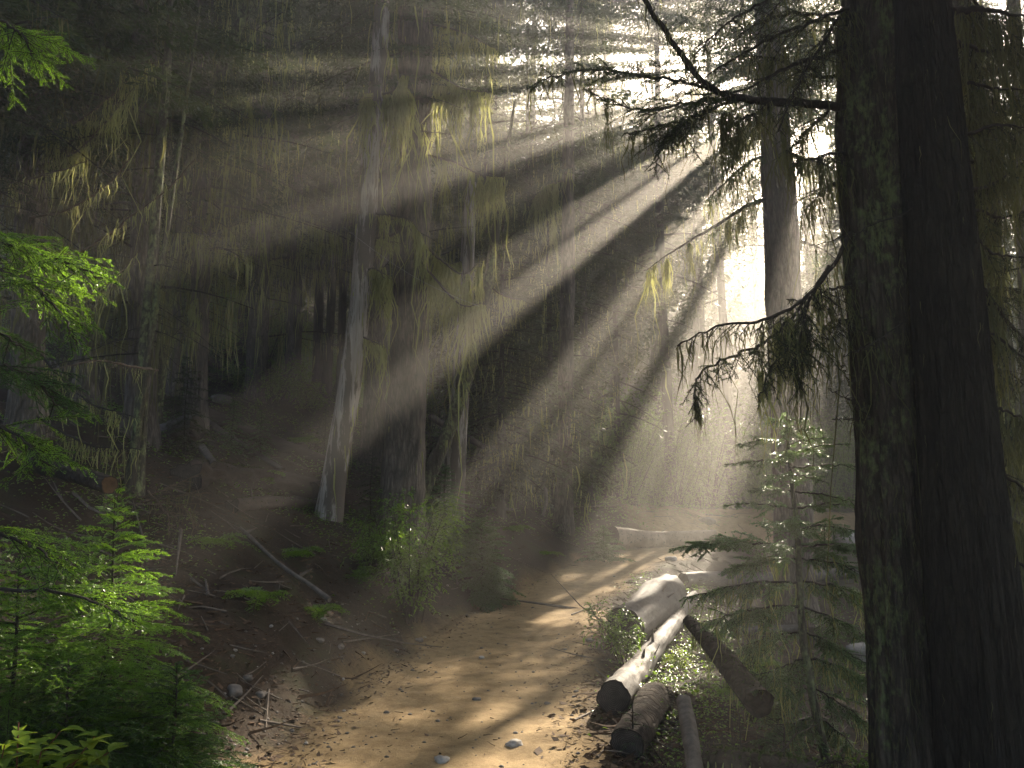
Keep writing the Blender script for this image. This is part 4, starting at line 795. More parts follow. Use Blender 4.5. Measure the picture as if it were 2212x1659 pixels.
for j, (sy, tx, ty, dd) in enumerate(tiers):
    k = np.abs(ax[:, 2]-P(1720, sy, 6.95)[2]).argmin(); a = ax[k]; e = P(tx, ty, 6.95+dd); m = (a+e)/2+np.array([0, 0, .045*np.linalg.norm(e-a)])
    L = np.linalg.norm(e-a); lowr = sy > 1230
    o = bough(root, [a, m, e], .006+.006*L, 600+j, pts3=True, sub=(32, (.19 if sy < 1120 else .38)*min(1, L/.5+.25), .85, .06 if not lowr else .3), tw=(34, .42), nd=((560, .019, .0066) if not lowr else (460, .019, .0062)), lich=(0 if sy < 1200 else 26, .13, .007), fol='n_fir', lm='lichen', start=.1, r1=.002, bark='twig')
# --- shrubs and seedlings on the bank
shrub('huckleberry_bush', 'tall leafy huckleberry bush at the foot of the bank, in front of the thickest trunk', GP(880, 1345), 1.62, .62, 701, 24, .062, .46, 'leaf', 26)
shrub('huckleberry_bush', 'sparse leafy bush tucked low against the bank beside the tall huckleberry', GP(800, 1240), .7, .45, 702, 14, .05, .46, 'leaf', 24)
sapling('hemlock_sapling', 'soft feathery hemlock seedling on the bank to the trail side of the huckleberry bush', GP(1040, 1300), 1.3, 703, 90, .72, (190, .034, .013), mats=('n_mid', 'twig'), dr=.25, tw=(26, .5), prof=lambda u: (1-u)**.5*.9+.1)
sapling('hemlock_sapling', 'bright fan-shaped hemlock growing against the thickest trunk', GP(960, 1180), 1.45, 704, 70, .75, (190, .034, .013), mats=('n_mid', 'twig'), dr=.3, tw=(26, .5))
sapling('hemlock_sapling', 'small misty hemlock seedling at the inside of the trail bend', GP(1305, 1215), .8, 705, 60, .7, (150, .038, .015), mats=('n_mid', 'twig'), dr=.4, pitch=(.9, .4), tw=(20, .4))
sapling('hemlock_sapling', 'upright hemlock seedling between the barkless snag and the thickest trunk', GP(800, 1120), 1.15, 706, 36, .6, (120, .032, .012), mats=('n_dark', 'twig'), dr=.3, tw=(20, .4))
shrub('seedling_plant', 'leafy shrub with a sunlit tip growing in front of the sawn log end', GP(1345, 1440), .66, .3, 707, 9, .058, .42, 'leaf', 17, cat='plant')
shrub('seedling_plant', 'sun-flecked leafy shrub growing behind the peeling silver log', GP(1530, 1420), .55, .34, 708, 16, .05, .42, 'leaf', 34, cat='plant')
shrub('seedling_plant', 'sun-flecked leafy shrub growing low beside the peeling silver log, smaller and yellower than its neighbour', GP(1470, 1450), .3, .2, 709, 7, .045, .42, 'leaf_broad', 20, cat='plant')
sapling('hemlock_sapling', 'tiny hemlock seedling on the brown bark log by the trail edge', GP(1365, 1640), .36, 710, 22, .2, (260, .014, .003), mats=('n_mid', 'twig'), sec=False)
sapling('hemlock_sapling', 'low bright-tipped hemlock beside the mossy broken stump', gzb(1640, 4.6), .30, 711, 30, .42, (260, .0145, .0034), mats=('n_mid', 'twig'), pitch=(.5, .1))
# --- slope: seedlings and shrubs in shade
SL = [(395, 985, 'n_dark', 1.5, 'dark feathery hemlock below the big pale log on the slope'), (390, 800, 'n_mid', 3.4, 'drooping dark green hemlock beside the two slim stems'), (500, 975, 'n_mid', .9, 'small hemlock sprouting among the fallen logs'), (560, 985, 'n_mid', .8, 'small hemlock sprouting next to the long brown fallen log'),
      (700, 985, 'n_dark', 1., 'small hemlock close to the foot of the barkless snag'), (1010, 790, 'n_dark', 2.6, 'shaded hemlock seen beside the stripped snag'), (1090, 900, 'n_dark', 2.2, 'shaded hemlock low on the bank beside the slim ridged trunk'), (740, 1010, 'n_dark', 1.4, 'dark hemlock between the snag and the thickest trunk')]
for j, (px, py, mt, H, lab) in enumerate(SL):
    sapling('hemlock_sapling', lab, GP(px, py), H, 730+j, 50, H*.42, (80, .05, .018), mats=(mt, 'twig'), dr=.3, tw=(14, .42), pitch=(.6, -.1))
SB = [(590, 880, 1.3, 1.0, 'leaf', 'mid-green shrub on the slope above the fallen logs'), (670, 900, 1.2, .8, 'leaf', 'mid-green shrub on the slope close to the barkless snag'), (520, 850, 1.0, .8, 'leaf', 'low shrub on the slope near the pale stump top'), (1060, 1010, 1.0, .7, 'leaf', 'rounded shrub in the hollow left of the slim ridged trunk'), (470, 770, 1.0, .9, 'leaf', 'sparse shrub high on the bare part of the slope'), (630, 790, 1.1, 1., 'leaf', 'sparse shrub on the bare slope below the fallen pole')]
for j, (px, py, H, Wd, mt, lab) in enumerate(SB):
    shrub('shrub', lab, GP(px, py), H, Wd, 760+j, 16, .085, .5, mt, 12)
# green wall of brush beyond the mound
protos = [shrub('brush_shrub', 'x', (0, 0, -50-5*k), 3.4, 1.7, 780+k, 22, .12, .5, 'leaf', 7, top=.03) for k in range(3)]
BW = [(1290, 25, 1.0), (1340, 27, 1.15), (1385, 29, 1.1), (1430, 28, 1.2), (1480, 30, 1.1), (1530, 29, 1.2), (1580, 32, 1.1), (1640, 31, 1.1), (1700, 33, 1.1), (1770, 32, 1.2), (1830, 33, 1.1), (1180, 22, .85), (1120, 21, .8), (1060, 20, .7), (1250, 24, 1.0), (1310, 31, 1.4), (1400, 34, 1.5), (1500, 36, 1.5), (1610, 38, 1.5), (1720, 39, 1.4), (1200, 28, 1.3), (1100, 26, 1.2), (1830, 41, 1.5), (1360, 24.5, .7), (1660, 27.5, .7), (1460, 26, .7)]
place_word = ['at the crest of the dirt mound', 'just behind the mound', 'far behind the mound']
for j, (px, dp, s_) in enumerate(BW):
    x = (px-1106)/F2*dp; mn = 'near the slim ridged trunk' if px < 1300 else 'amid the light beams' if px < 1560 else 'near the young fir'
    lab = f'misty green brush {place_word[0 if dp < 28 else 1 if dp < 34 else 2]}, {mn}'
    loc = (x, dp, gz(x, dp)-.1)
    if j < 3: o = protos[j]; o.location = loc; o.scale = (s_,)*3; o['label'] = lab; o['group'] = 'brush beyond the dirt mound'
    else: dup(protos[j % 3], loc, j*1.7, s_, lab, 'brush beyond the dirt mound')

HW = [(560, 27, 1.0), (610, 31, 1.2), (660, 35, 1.2), (705, 29, .9), (745, 38, 1.3), (500, 33, 1.2), (440, 29, 1.1), (370, 36, 1.3), (300, 30, 1.2), (220, 33, 1.3), (130, 28, 1.2), (40, 31, 1.3), (850, 33, 1.1), (920, 27, .9), (980, 36, 1.2), (800, 44, 1.4), (640, 44, 1.4)]
for j, (px, dp, s_) in enumerate(HW):
    x = (px-1106)/F2*dp; mn = 'behind the thick shaded trunk' if px < 400 else 'above the dark hollow' if px < 600 else 'in the misty pale gap' if px < 770 else 'behind the centre snags'
    dup(protos[j % 3], (x, dp, gz(x, dp)-.1), j*2.1, s_*.8, f'shaded brush {"low" if dp < 30 else "midway" if dp < 36 else "high"} on the wooded slope, {mn}', 'brush on the wooded slope')
# tangled dead brush under the young fir
for j, (px, py, dp, lab) in enumerate([(1830, 1520, 6.0, 'tangle of dead twigs filling the ground beside the twin trunks'), (1600, 1530, 6.2, 'tangle of dead twigs under the mossy slanting log'), (1720, 1600, 5.4, 'tangle of dead twigs next to the jagged mossy stump'), (1560, 1610, 5.2, 'tangle of dead twigs by the upright weathered pole')]):
    c = gzb(px, dp); root = thing('dead_brush', lab, 'branch', c); r = RS(770+j)
    for q in range(6):
        a = r.uniform(0, 6.28); L = r.uniform(.5, 1.0); c0 = c+np.array([r.normal(0, .15), r.normal(0, .15), .02]); e = c0+np.array([cos(a)*L, sin(a)*L, r.uniform(.05, .45)]); bough(root, [c0, (c0+e)/2+np.array([0, 0, .12]), e], .008, 7700+j*10+q, pts3=True, sub=(16, .3, .8, .1), tw=(18, .45), nd=((90, .016, .005) if q % 2 else (0, 0, 0)), lich=(20, .1, .006), lm='lichen_dark', bark='twig', r1=.002)
shrub('seedling_plant', 'shaded leafy shrub between the mossy slanting log and the young fir', gzb(1600, 7.6), .6, .4, 791, 18, .045, .45, 'leaf', 34, cat='plant')
shrub('seedling_plant', 'low leafy shrub at the foot of the young fir', gzb(1780, 6.4), .45, .4, 792, 16, .045, .45, 'leaf', 34, cat='plant')
# low ground cover on the shaded bank and slope
r = RS(799); mb = MB(); n = 4600; y = 4+30*r.uniform(0, 1, n)**1.2; x = -r.uniform(-.25, .85, n)*y; D, Sd = off_trail(x, y); g = vnoise(np.stack([x*.5, y*.5, 0*x], 1), 4); x = np.where(r.uniform(0, 1, n) < .16, np.abs(x)*.55+.08*y, x); D, Sd = off_trail(x, y); m = (((Sd > 0) & (g > r.uniform(-.5, .6, n))) | ((Sd < 0) & (y < 16))) & (D > .35); x = x[m]; y = y[m]; z = ground(x, y)
k = r.integers(8, 34, len(x)); i = np.repeat(np.arange(len(x)), k); sz = (.022+.0026*y)[i]; spread = (.07+.014*y)[i]; q = r.normal(size=(len(i), 2))
p = np.stack([x[i]+q[:, 0]*spread, y[i]+q[:, 1]*spread, 0*sz], 1); p[:, 2] = ground(p[:, 0], p[:, 1])+r.uniform(0, 1, len(i))**2*.26*np.exp(-(q**2).sum(1)*.4)+.01; dd = r.normal(size=(len(i), 3)); dd[:, 2] = np.abs(dd[:, 2])*.5; leaves(mb, p, dd, sz, .5, r)
for o in [o for o in bpy.data.objects if o.get('category') == 'tree' and 8 < o.location.y < 21 and abs(o.location.x) < 8]:
    n = 150; a = r.uniform(0, 6.28, n); q = .25+np.abs(r.normal(0, .3, n)); p = np.stack([o.location.x+np.cos(a)*q, o.location.y+np.sin(a)*q, 0*a], 1); p[:, 2] = ground(p[:, 0], p[:, 1])+r.uniform(0, .16, n)*np.exp(-q); dd = r.normal(size=(n, 3)); dd[:, 2] = np.abs(dd[:, 2])*.6; leaves(mb, p, dd, .06, .5, r)
setting('undergrowth', mb, M['leaf'], 'stuff')
mb = MB(); n = 2600; y = 5+30*r.uniform(0, 1, n)**1.1; x = -r.uniform(-.3, .85, n)*y; D, Sd = off_trail(x, y); x = np.where(r.uniform(0, 1, n) < .25, np.abs(x)*.5+.08*y, x); D, Sd = off_trail(x, y); m = D > .15; x = x[m]; y = y[m]; z = ground(x, y); n = len(x); az = r.uniform(0, 6.28, n); L = .25*np.exp(r.normal(0, .7, n))*(1+.02*y)
s = Seg(np.stack([x, y, z+.02], 1), np.stack([np.cos(az), np.sin(az)+0*az, r.normal(.02, .12, n)], 1), L, (0, 0, 1), r.normal(0, .12, n)); s.p[:, 2] += 0; e = s.p+s.d*s.l[:, None]; s.d = nrm(np.stack([e[:, 0], e[:, 1], ground(e[:, 0], e[:, 1])+.02+np.abs(r.normal(0, .05, n))], 1)-s.p); wood(mb, s, .004+.012*L, .003, 3, 4)
setting('fallen_twigs', mb, M['stick'], 'stuff')

# sword ferns on the bank
def fern(c, L, seed, nf=11):
    r = RS(seed); root = thing('fern', 'x', 'fern', c, 'ferns on the shaded bank'); fb = MB()
    a = np.arange(nf)*2.4+r.uniform(-.3, .3, nf); d = np.stack([np.cos(a), np.sin(a), r.uniform(.55, 1.2, nf)], 1); b = nrm(np.cross([0, 0, 1.], d)); s = Seg(np.tile(c, (nf, 1)), d, L*r.uniform(.7, 1.15, nf), np.cross(nrm(d), b), .6)
    t2 = kids(s, 26/L, 1.25, .2, lambda t: np.sin(np.clip(t*1.02, 0, 1)*pi)**.6+.05, .05, r, dr=.1, t0=.12); needles(fb, t2, 40/L, .028*L/.6, .012*L/.6, r, ang=1.2); needles(fb, t2, 3/L, .1*L, .02*L, r, ang=.2)
    wb = MB(); wood(wb, s, .003, .001, 4); part('stems', wb, M['twig'], root); part('foliage', fb, M['leaf'], root); return root
FN = [(640, 1205, .5, 'fern on the dark bank beside the long slanting stick'), (770, 1250, .5, 'fern at the near foot of the barkless snag'), (560, 1300, .45, 'fern on the dark bank just above the bright hemlock'), (690, 1330, .4, 'fern low on the bank, left of the huckleberry bush'), (960, 1110, .65, 'fern growing against the thickest trunk on its trail side'), (1110, 1150, .55, 'fern on the bank between the feathery seedling and the slim ridged trunk'),
      (1180, 1200, .45, 'small fern near the inside edge of the trail bend'), (460, 1180, .5, 'fern among dead tan twigs on the slope'), (560, 1040, .6, 'fern in front of the rotten reddish-brown log'), (650, 960, .7, 'fern beside the dark torn log on the slope'), (500, 930, .7, 'fern above the thin pale pole on the slope'), (820, 1170, .5, 'fern between the barkless snag and the huckleberry bush'), (1560, 1500, .4, 'fern in the dark brush beside the upright weathered pole'), (1650, 1440, .4, 'fern under the young fir')]
for j, (px, py, L, lab) in enumerate(FN): fern(GP(px, py), L, 950+j)['label'] = lab
# ---------------------------------------------------------------- fallen logs, stumps, stones
def log(name, label, pts, r0, r1, m, seed, ends=('cut', 'cut'), lift=None, rough=.12, ridge=.11, knots=(), stubs=0, cat='log', ns=26, group=None, bend=0, fz=2.2, moss=0, lich=0, sink=.62):
    """pts are ground contacts (px, py) or (px, py, depth) for a point held in the air."""
    q = []
    for p in pts: q.append(P(*p) if len(p) == 3 else GP(p[0], p[1], 0)+np.array([0, 0, sink*(r0+r1)/2]))
    L = sum(np.linalg.norm(np.diff(np.array(q), axis=0), axis=1)); n = int(np.clip(L/.05, 14, 90)); ax = smooth(q, n) if len(q) > 2 else np.linspace(q[0], q[1], n)
    root = thing(name, label, cat, ax[n//2]-np.array([0, 0, (r0+r1)/2]), group); rr = np.linspace(r0, r1, n); rs = RS(seed)
    for t, amp, wid in knots: rr = rr*(1+amp*np.exp(-((np.linspace(0, 1, n)-t)/wid)**2))
    mb = MB(); v, f = tube(ax, rr, ns, rough, seed, fz, 4, ridge=ridge); mb.add(v, f, None, True); part('trunk', mb, M[m], root)
    for e, (c, d) in zip(ends, ((0, ax[0]-ax[2]), (-1, ax[-1]-ax[-3]))):
        if not e: continue
        mb = MB(); dv, tri, quad = disc(ax[c]-nrm(d)*.004, d, rr[c]*.985, ns, .03, seed)
        ring = v.reshape(n, ns, 3)[c]; cen = ring.mean(0); mid = cen+(ring-cen)*.5-nrm(d)*.006
        vv = np.vstack([[cen-nrm(d)*.01], mid, ring]); mb.add(vv, tri, np.concatenate([[0.], np.full(len(mid), .5), np.ones(len(ring))])); mb.f.append(quad.astype(np.int64)); mb.sm.append(np.full(len(quad), False)); part('cut_end', mb, M[e], root)
    for k in range(stubs):
        i = rs.integers(2, n-2); a = rs.uniform(0, pi); t = nrm(ax[i+1]-ax[i-1]); up = np.array([0, 0, 1.]); b = nrm(np.cross(t, up)); dd = nrm(np.cos(a)*b+np.sin(a)*np.cross(b, t)+t*rs.normal(0, .3)); 
        mb = MB(); ln = rs.uniform(.06, .22); sv, sf = tube(np.stack([ax[i]+dd*(rr[i]*.8), ax[i]+dd*(rr[i]+ln*.5), ax[i]+dd*(rr[i]+ln)]), [.022, .014, .006], 6, .15, k, 9); mb.add(sv, sf, None, True); part('branch_stub', mb, M['stick'], root)
    if moss:
        i = rs.integers(1, n-1, moss); a = rs.normal(pi/2, .6, moss); t = nrm(np.gradient(ax, axis=0))[i]; b = nrm(np.cross(t, [0, 0, 1.])); up = np.cross(b, t); dd = np.cos(a)[:, None]*b+np.sin(a)[:, None]*up; mb = MB()
        p0 = ax[i]+dd*(rr[i]*.98)[:, None]; leaves(mb, p0, dd+rs.normal(0, .7, (moss, 3)), .035, .35, rs); part('moss', mb, M['moss'], root)
    if lich:
        i = rs.integers(1, n-1, lich); mb = MB(); b = nrm(np.cross(nrm(np.gradient(ax, axis=0))[i], [0, 0, 1.])); sgn = rs.choice([-1, 1], lich)
        strands(mb, ax[i]+b*(rr[i]*sgn)[:, None], .14*np.exp(rs.normal(0, .5, lich)), .012, rs, 4, .1); part('lichen_fringe', mb, M['lichen'], root)
    return root
# right edge of the trail
log('fallen_log', 'massive knobby grey log with a dark sawn face turned to the camera', [(1352, 1398), (1446, 1312)], .235, .30, 'log', 801, ends=('cut', 'log'), knots=((.72, .18, .2),), rough=.11, ridge=.05, fz=1.6, stubs=4, ns=44, sink=.85)
log('fallen_log', 'long peeling silver log lying along the trail edge, bark flaking off', [(1325, 1545), (1405, 1440), (1500, 1302)], .135, .09, 'log_peel', 802, ends=('cut', None), rough=.14, ridge=.09, stubs=3, ns=36, sink=1.15)
log('fallen_log', 'short stout log with brown bark at the trail edge, nearest the camera', [(1356, 1640), (1420, 1525)], .12, .135, 'log_brown', 803, ends=('cut', 'cut'), rough=.14, ridge=.14)
log('fallen_log', 'mossy log slanting down into the dark brush under the young fir', [(1488, 1342, 8.0), (1560, 1420, 7.2), (1640, 1520, 6.4)], .06, .12, 'log_brown', 804, ends=('cut_pale', None), moss=300, lich=70)
log('fallen_log', 'thin upright weathered pole end among the dark debris', [(1478, 1512, 5.5), (1492, 1590, 5.1), (1505, 1700, 4.7)], .045, .055, 'stick', 805, ends=('cut_pale', None), rough=.2)
log('fallen_log', 'long straight grey log lying across behind the young fir', [(1475, 1262), (1680, 1258), (1905, 1240)], .15, .13, 'log', 806, ends=('cut', 'cut'), stubs=3)
log('fallen_log', 'narrow grey log half hidden under the lower fir tiers', [(1585, 1368), (1720, 1362)], .07, .06, 'log', 807, ends=('cut', 'cut'))
log('fallen_log', 'pale log on the far side of the trail, left one of the end-to-end pair', [(1325, 1172), (1426, 1181)], .24, .23, 'log_tan', 808, ends=('cut', 'cut'), rough=.07)
log('fallen_log', 'tan log on the far side of the trail, right one of the end-to-end pair', [(1430, 1180), (1548, 1178)], .24, .25, 'log_tan', 809, ends=('cut', 'cut_pale'), rough=.07)
log('fallen_log', 'broken dark branch-log lying across the debris behind the brown bark log', [(1425, 1500), (1530, 1470)], .05, .035, 'log_brown', 830, ends=('cut_pale', 'cut'), moss=80)
log('fallen_log', 'thin grey log leaning into the leafy shrub behind the peeling silver log', [(1500, 1400), (1590, 1330)], .05, .04, 'stick', 831, ends=('cut', 'cut_pale'))
log('fallen_log', 'low mossy log half sunk in the brush in front of the jagged stump', [(1530, 1640, 4.9), (1640, 1650, 4.6), (1760, 1665, 4.5)], .06, .05, 'log_brown', 832, ends=('cut_pale', 'cut'), moss=300, lich=40)
# left slope
log('fallen_log', 'mossy log with a fresh orange sawn end among the dark brush', [(60, 1000, 8.2), (150, 1020, 7.6), (238, 1048, 7.1)], .085, .085, 'log_brown', 811, ends=(None, 'cut_orange'), moss=260)
log('fallen_log', 'big pale barkless log catching the light on the shaded slope', [(255, 985, 12.8), (350, 945, 12.4), (428, 922, 12.2)], .20, .19, 'log_peel', 812, ends=('cut', 'cut'), rough=.12, knots=((.8, .12, .15),), stubs=3)
log('fallen_log', 'dark fallen log slanting down the slope with a silvery torn upper edge', [(432, 902), (560, 955), (700, 1010)], .16, .14, 'log_red', 813, ends=('cut', None), stubs=3)
log('fallen_log', 'thin pale pole lying beside the dark torn log on the slope', [(425, 900), (520, 965), (610, 1020)], .07, .05, 'log', 814, ends=('cut_pale', 'cut'))
log('fallen_log', 'long rotten reddish-brown log on the slope, broken along its face', [(400, 1040), (560, 1052), (700, 1075)], .24, .20, 'log_red', 815, ends=('cut', 'cut'), rough=.34, ridge=.35, fz=1.8, moss=700, sink=.35)
log('fallen_log', 'brown log below the rotten reddish one, with one upright snag of wood', [(500, 1106), (600, 1098), (705, 1104)], .13, .12, 'log_red', 816, ends=('cut', 'cut'), rough=.3, ridge=.3, stubs=1, moss=300, sink=.4)
log('fallen_log', 'short sawn log end jutting from behind the barkless snag', [(672, 1082), (712, 1076)], .21, .21, 'log_brown', 817, ends=('cut', 'cut'))
log('fallen_log', 'pale fallen pole high on the bare slope', [(618, 695), (735, 740)], .13, .10, 'log', 818, ends=('cut_pale', 'cut'))
log('fallen_log', 'slim broken pole end sticking up below the big pale log', [(436, 965, 11.2), (462, 1003, 11.0)], .05, .05, 'log', 819, ends=('cut_pale', 'cut'))
log('fallen_log', 'grey fallen pole propped on the bank behind the stripped snag', [(930, 900, 17.5), (1000, 940, 17.), (1045, 965, 16.6)], .08, .06, 'stick', 820, ends=('cut', 'cut'))
log('fallen_log', 'mossy root-like log running down the crest of the bank towards the slim ridged trunk', [(985, 1010), (1080, 1030), (1190, 1062)], .12, .08, 'log_brown', 821, ends=('cut', 'cut'), moss=120)
log('fallen_log', 'thin pale pole lying across the bank in front of the mossy root-like log', [(1000, 1092), (1060, 1100), (1120, 1103)], .04, .03, 'log', 822, ends=('cut_pale', 'cut'))
log('dead_stick', 'long grey stick slanting down the dark bank', [(520, 1140, 9.2), (600, 1215, 8.2), (668, 1262, 7.9), (712, 1296, 7.6)], .018, .026, 'stick', 823, ends=('cut', 'cut_pale'), cat='stick', rough=.2, stubs=2, ns=10)
log('tree_root', 'curved bare root hanging from the bank by the slim ridged trunk', [(1178, 1055, 16.4), (1180, 1085, 16.2), (1172, 1115, 16.)], .045, .03, 'stick', 824, ends=('cut', 'cut'), cat='root', ns=10)
for j, (a, b, rad, lab) in enumerate([((640, 1430), (735, 1465), .012, 'dark stick on the litter at the trail edge beside the bright hemlock'), ((1235, 1330), (1310, 1300), .012, 'pale stick lying across the litter at the outside of the bend'), ((1240, 1560), (1310, 1525), .010, 'thin stick on the sunlit dirt beside the peeling log'), ((1160, 1120), (1230, 1190), .014, 'thin stick leaning on the bank under the slim ridged trunk'), ((740, 1390), (860, 1372), .010, 'thin twig on the dark litter below the huckleberry bush'), ((1290, 1640), (1330, 1600), .010, 'crooked stick on the dirt beside the brown bark log'), ((560, 1560), (650, 1575), .010, 'thin twig on the litter in front of the bright hemlock')]):
    log('dead_stick', lab, [a, b], rad, rad*.6, 'stick', 840+j, ends=('cut', 'cut'), cat='stick', ns=7, rough=.2, sink=1.6)
# mossy broken stump
r = RS(850); c = gzb(1672, 4.75); root = thing('tree_stump', 'jagged broken stump draped in green moss near the dark trunk', 'stump', c); n = 12; z = np.linspace(-.1, .34, n); mb = MB()
v, f = tube(np.stack([c[0]+.03*z, c[1]+0*z, c[2]+z], 1), .13-.06*np.linspace(0, 1, n), 18, .2, 4, 3, ridge=.2); v = v.reshape(n, 18, 3); v[-1, :, 2] += r.uniform(-.14, .05, 18); v[-2, :, 2] += r.uniform(-.05, .02, 18); mb.add(v.reshape(-1, 3), f, None, True); part('wood', mb, M['log_brown'], root)
mb = MB(); q = 900; i = r.integers(3, n, q); a = r.integers(0, 18, q); p = v[i, a]; d = p-np.array([c[0], c[1], 0])*[1, 1, 0]-np.array([0, 0, 1])*p[:, 2:3]; leaves(mb, p, d+r.normal(0, .08, (q, 3)), .03, .35, r); strands(mb, p[:260], .10*np.exp(r.normal(0, .4, 260)), .012, r, 4, .1); part('moss', mb, M['moss'], root)
# stones
ST = [(1110, 1612, .055, 'stone_pale', 'flat pale stone in the sunlit patch of the trail'), (505, 1498, .07, 'stone', 'largest rounded stone at the foot of the bright hemlock'), (561, 1503, .05, 'stone', 'small brown stone right beside the largest rounded one'), (905, 1385, .06, 'stone', 'rounded stone at the foot of the huckleberry bush'), (1182, 1522, .03, 'stone', 'small stone on the shaded middle of the trail'), (955, 1645, .05, 'stone_pale', 'low pale stone at the near end of the sunlit trail patch'),
      (735, 1400, .05, 'stone', 'grey stone among dark litter on the inside of the trail'), (690, 1385, .045, 'stone', 'brown stone among dark litter below the huckleberry bush'), (1450, 1210, .12, 'stone_pale', 'pale flat stone on the dirt in front of the tan log'), (1290, 1195, .08, 'stone', 'stone on the mound beside the pale log'), (1830, 1172, .42, 'stone_pale', 'light boulder lying at the far side of the hollow by the twin trunks'), (1870, 1420, .28, 'stone_pale', 'white-topped boulder in the brush beside the twin trunks'), (1745, 1182, .2, 'stone_pale', 'flat pale rock near the light boulder'), (1528, 1130, .25, 'stone', 'rounded stone on the mound above the tan log'), (480, 868, .22, 'stone', 'pale broken rock on the slope above the dark torn log'), (1275, 1385, .05, 'stone', 'small stone at the middle of the trail before the sawn log'), (1030, 1512, .035, 'stone', 'small low stone at the inside half of the trail'), (1040, 1422, .035, 'stone_pale', 'small pale stone on the trail bend')]
for j, (px, py, s_, mt, lab) in enumerate(ST):
    c = GP(px, py); mb = MB(); v, f = blob(c+np.array([0, 0, s_*.18]), s_, 860+j, 3, .3, .55); mb.add(v, f, .3, s_ < .3); solo('stone' if s_ < .15 else 'boulder', mb, M[mt], lab, 'stone', c)
r = RS(880); x, y = scatter(420, -3.2, 1.2, 4.4, 14, r, lambda D, Sd, x, y, u: (Sd > 0) & (D > -.25) & (D < .75) & (u < .8)); pr = []
for k in range(6):
    mb = MB(); v, f = blob((0, 0, 0), 1, 890+k, 2, .28, .6); mb.add(v, f, r.uniform(0, .8), True); pr.append(mb.mesh('stone'))
    pr[-1].materials.append(M['stone'] if k % 2 else M['stone_pale'])
zz = ground(x, y)
for k in range(min(len(x), 110)):
    o = bpy.data.objects.new('stone', pr[k % 6]); C.objects.link(o); s_ = float(min(.016*math.exp(r.normal(0, .45)), .04)); o.location = (x[k], y[k], zz[k]+s_*.2); o.scale = (s_,)*3; o.rotation_euler = (0, 0, r.uniform(0, 6))
    o['label'] = 'small loose stone in the dark litter along the inside of the trail'; o['category'] = 'stone'; o['group'] = 'small loose stones along the trail'
# curling dead branches on the shaded slope
ct = [o for o in bpy.data.objects if str(o.get('label', '')).startswith('shaded conifer at the edge of the view')][0]
DT = lambda pts, seed, **k: bough(ct, pts, .016, seed, **{**dict(sub=(20, .34, .9, -.75), tw=(16, .45), nd=(0, 0, 0), lich=(26, .12, .008), bark='deadtwig', lm='lichen', start=.15), **k})
DT([(70, 560, 9.4), (170, 545, 8.8), (280, 470, 8.3), (370, 400, 7.9), (420, 345, 7.7)], 901)
DT([(60, 470, 9.4), (140, 455, 8.9), (230, 400, 8.4), (290, 330, 8.0)], 902)
DT([(60, 420, 9.4), (20, 400, 8.8), (90, 380, 8.3), (190, 350, 7.9)], 903)
DT([(75, 360, 9.4), (160, 330, 8.8), (240, 250, 8.3), (290, 190, 8.0)], 904, lich=(60, .16, .01))
DT([(70, 300, 9.4), (170, 260, 8.8), (260, 190, 8.4), (340, 130, 8.1)], 905, lich=(60, .16, .01))
DT([(75, 620, 9.4), (190, 640, 8.6), (260, 590, 8.0), (300, 540, 7.7)], 906)
DT([(340, 800, 9.2), (280, 790, 8.4), (200, 780, 7.8), (110, 800, 7.4)], 907, sub=(16, .28, .8, .2))
DT([(80, 760, 9.4), (180, 860, 8.6), (290, 900, 8.0)], 908, sub=(14, .35, .8, .2), bark='twig')
DT([(80, 900, 9.4), (190, 960, 8.6), (300, 970, 8.0)], 909, sub=(14, .35, .8, .2), bark='twig')
root = thing('dead_branch', 'tangle of dead tan twigs sprawling on the ground beside the two slim stems', 'branch', GP(370, 1085))
for j, pts in enumerate([[(300, 1080, 9.0), (380, 1045, 8.9), (440, 1020, 8.8)], [(310, 1085, 9.0), (390, 1070, 8.6), (450, 1065, 8.4)], [(330, 1080, 9.0), (400, 1100, 8.6), (420, 1140, 8.4)], [(320, 1060, 9.0), (360, 1110, 8.5), (365, 1150, 8.2)]]):
    bough(root, pts, .01, 920+j, sub=(18, .3, .8, .0), tw=(16, .45), nd=(0, 0, 0), lich=(12, .08, .006), bark='deadtwig')
# spider thread strung across in front of the centre trunks
mb = MB(); a, b = P(742, 490, 9), P(1035, 662, 9); t = np.linspace(0, 1, 16)[:, None]; v, f = tube(a+(b-a)*t-np.array([0, 0, 1])*(.10*np.sin(t*pi)), .0011, 4); mb.add(v, f); solo('spider_thread', mb, M['thread'], 'single pale spider thread sagging across the centre trunks', 'thread', a)

# drifts of flakes and leaves banked against the trail-side logs
r = RS(990); mb = MB(); q = [GP(*a) for a in ((1352, 1402), (1400, 1360), (1446, 1322), (1325, 1548), (1365, 1495), (1405, 1440), (1450, 1380), (1356, 1645), (1390, 1580), (1420, 1530))]
c = np.array(q)[r.integers(0, len(q), 1500)]; p = c+r.normal(0, .16, (1500, 3))*np.array([1, 1, 0]); p[:, 2] = ground(p[:, 0], p[:, 1])+r.uniform(0, .05, 1500); a = nrm(r.normal(size=(1500, 3))*np.array([1, 1, .35])); b = nrm(np.cross(a, r.normal(size=(1500, 3)))); L = (.022*np.exp(r.normal(0, .5, 1500)))[:, None]
mb.add(np.stack([p-a*L, p+b*L*.4, p+a*L, p-b*L*.4], 1).reshape(-1, 3), np.arange(6000).reshape(-1, 4), np.repeat(r.uniform(0, 1, 1500), 4)); setting('bark_litter', mb, M['litter'], 'stuff')
SKY_STRENGTH = .065; HAZE = .0088; HAZE_G = .62; HAZE_COL = (.97, .925, .86, 1); VOL_B = 0; EXPOSURE = 2.85
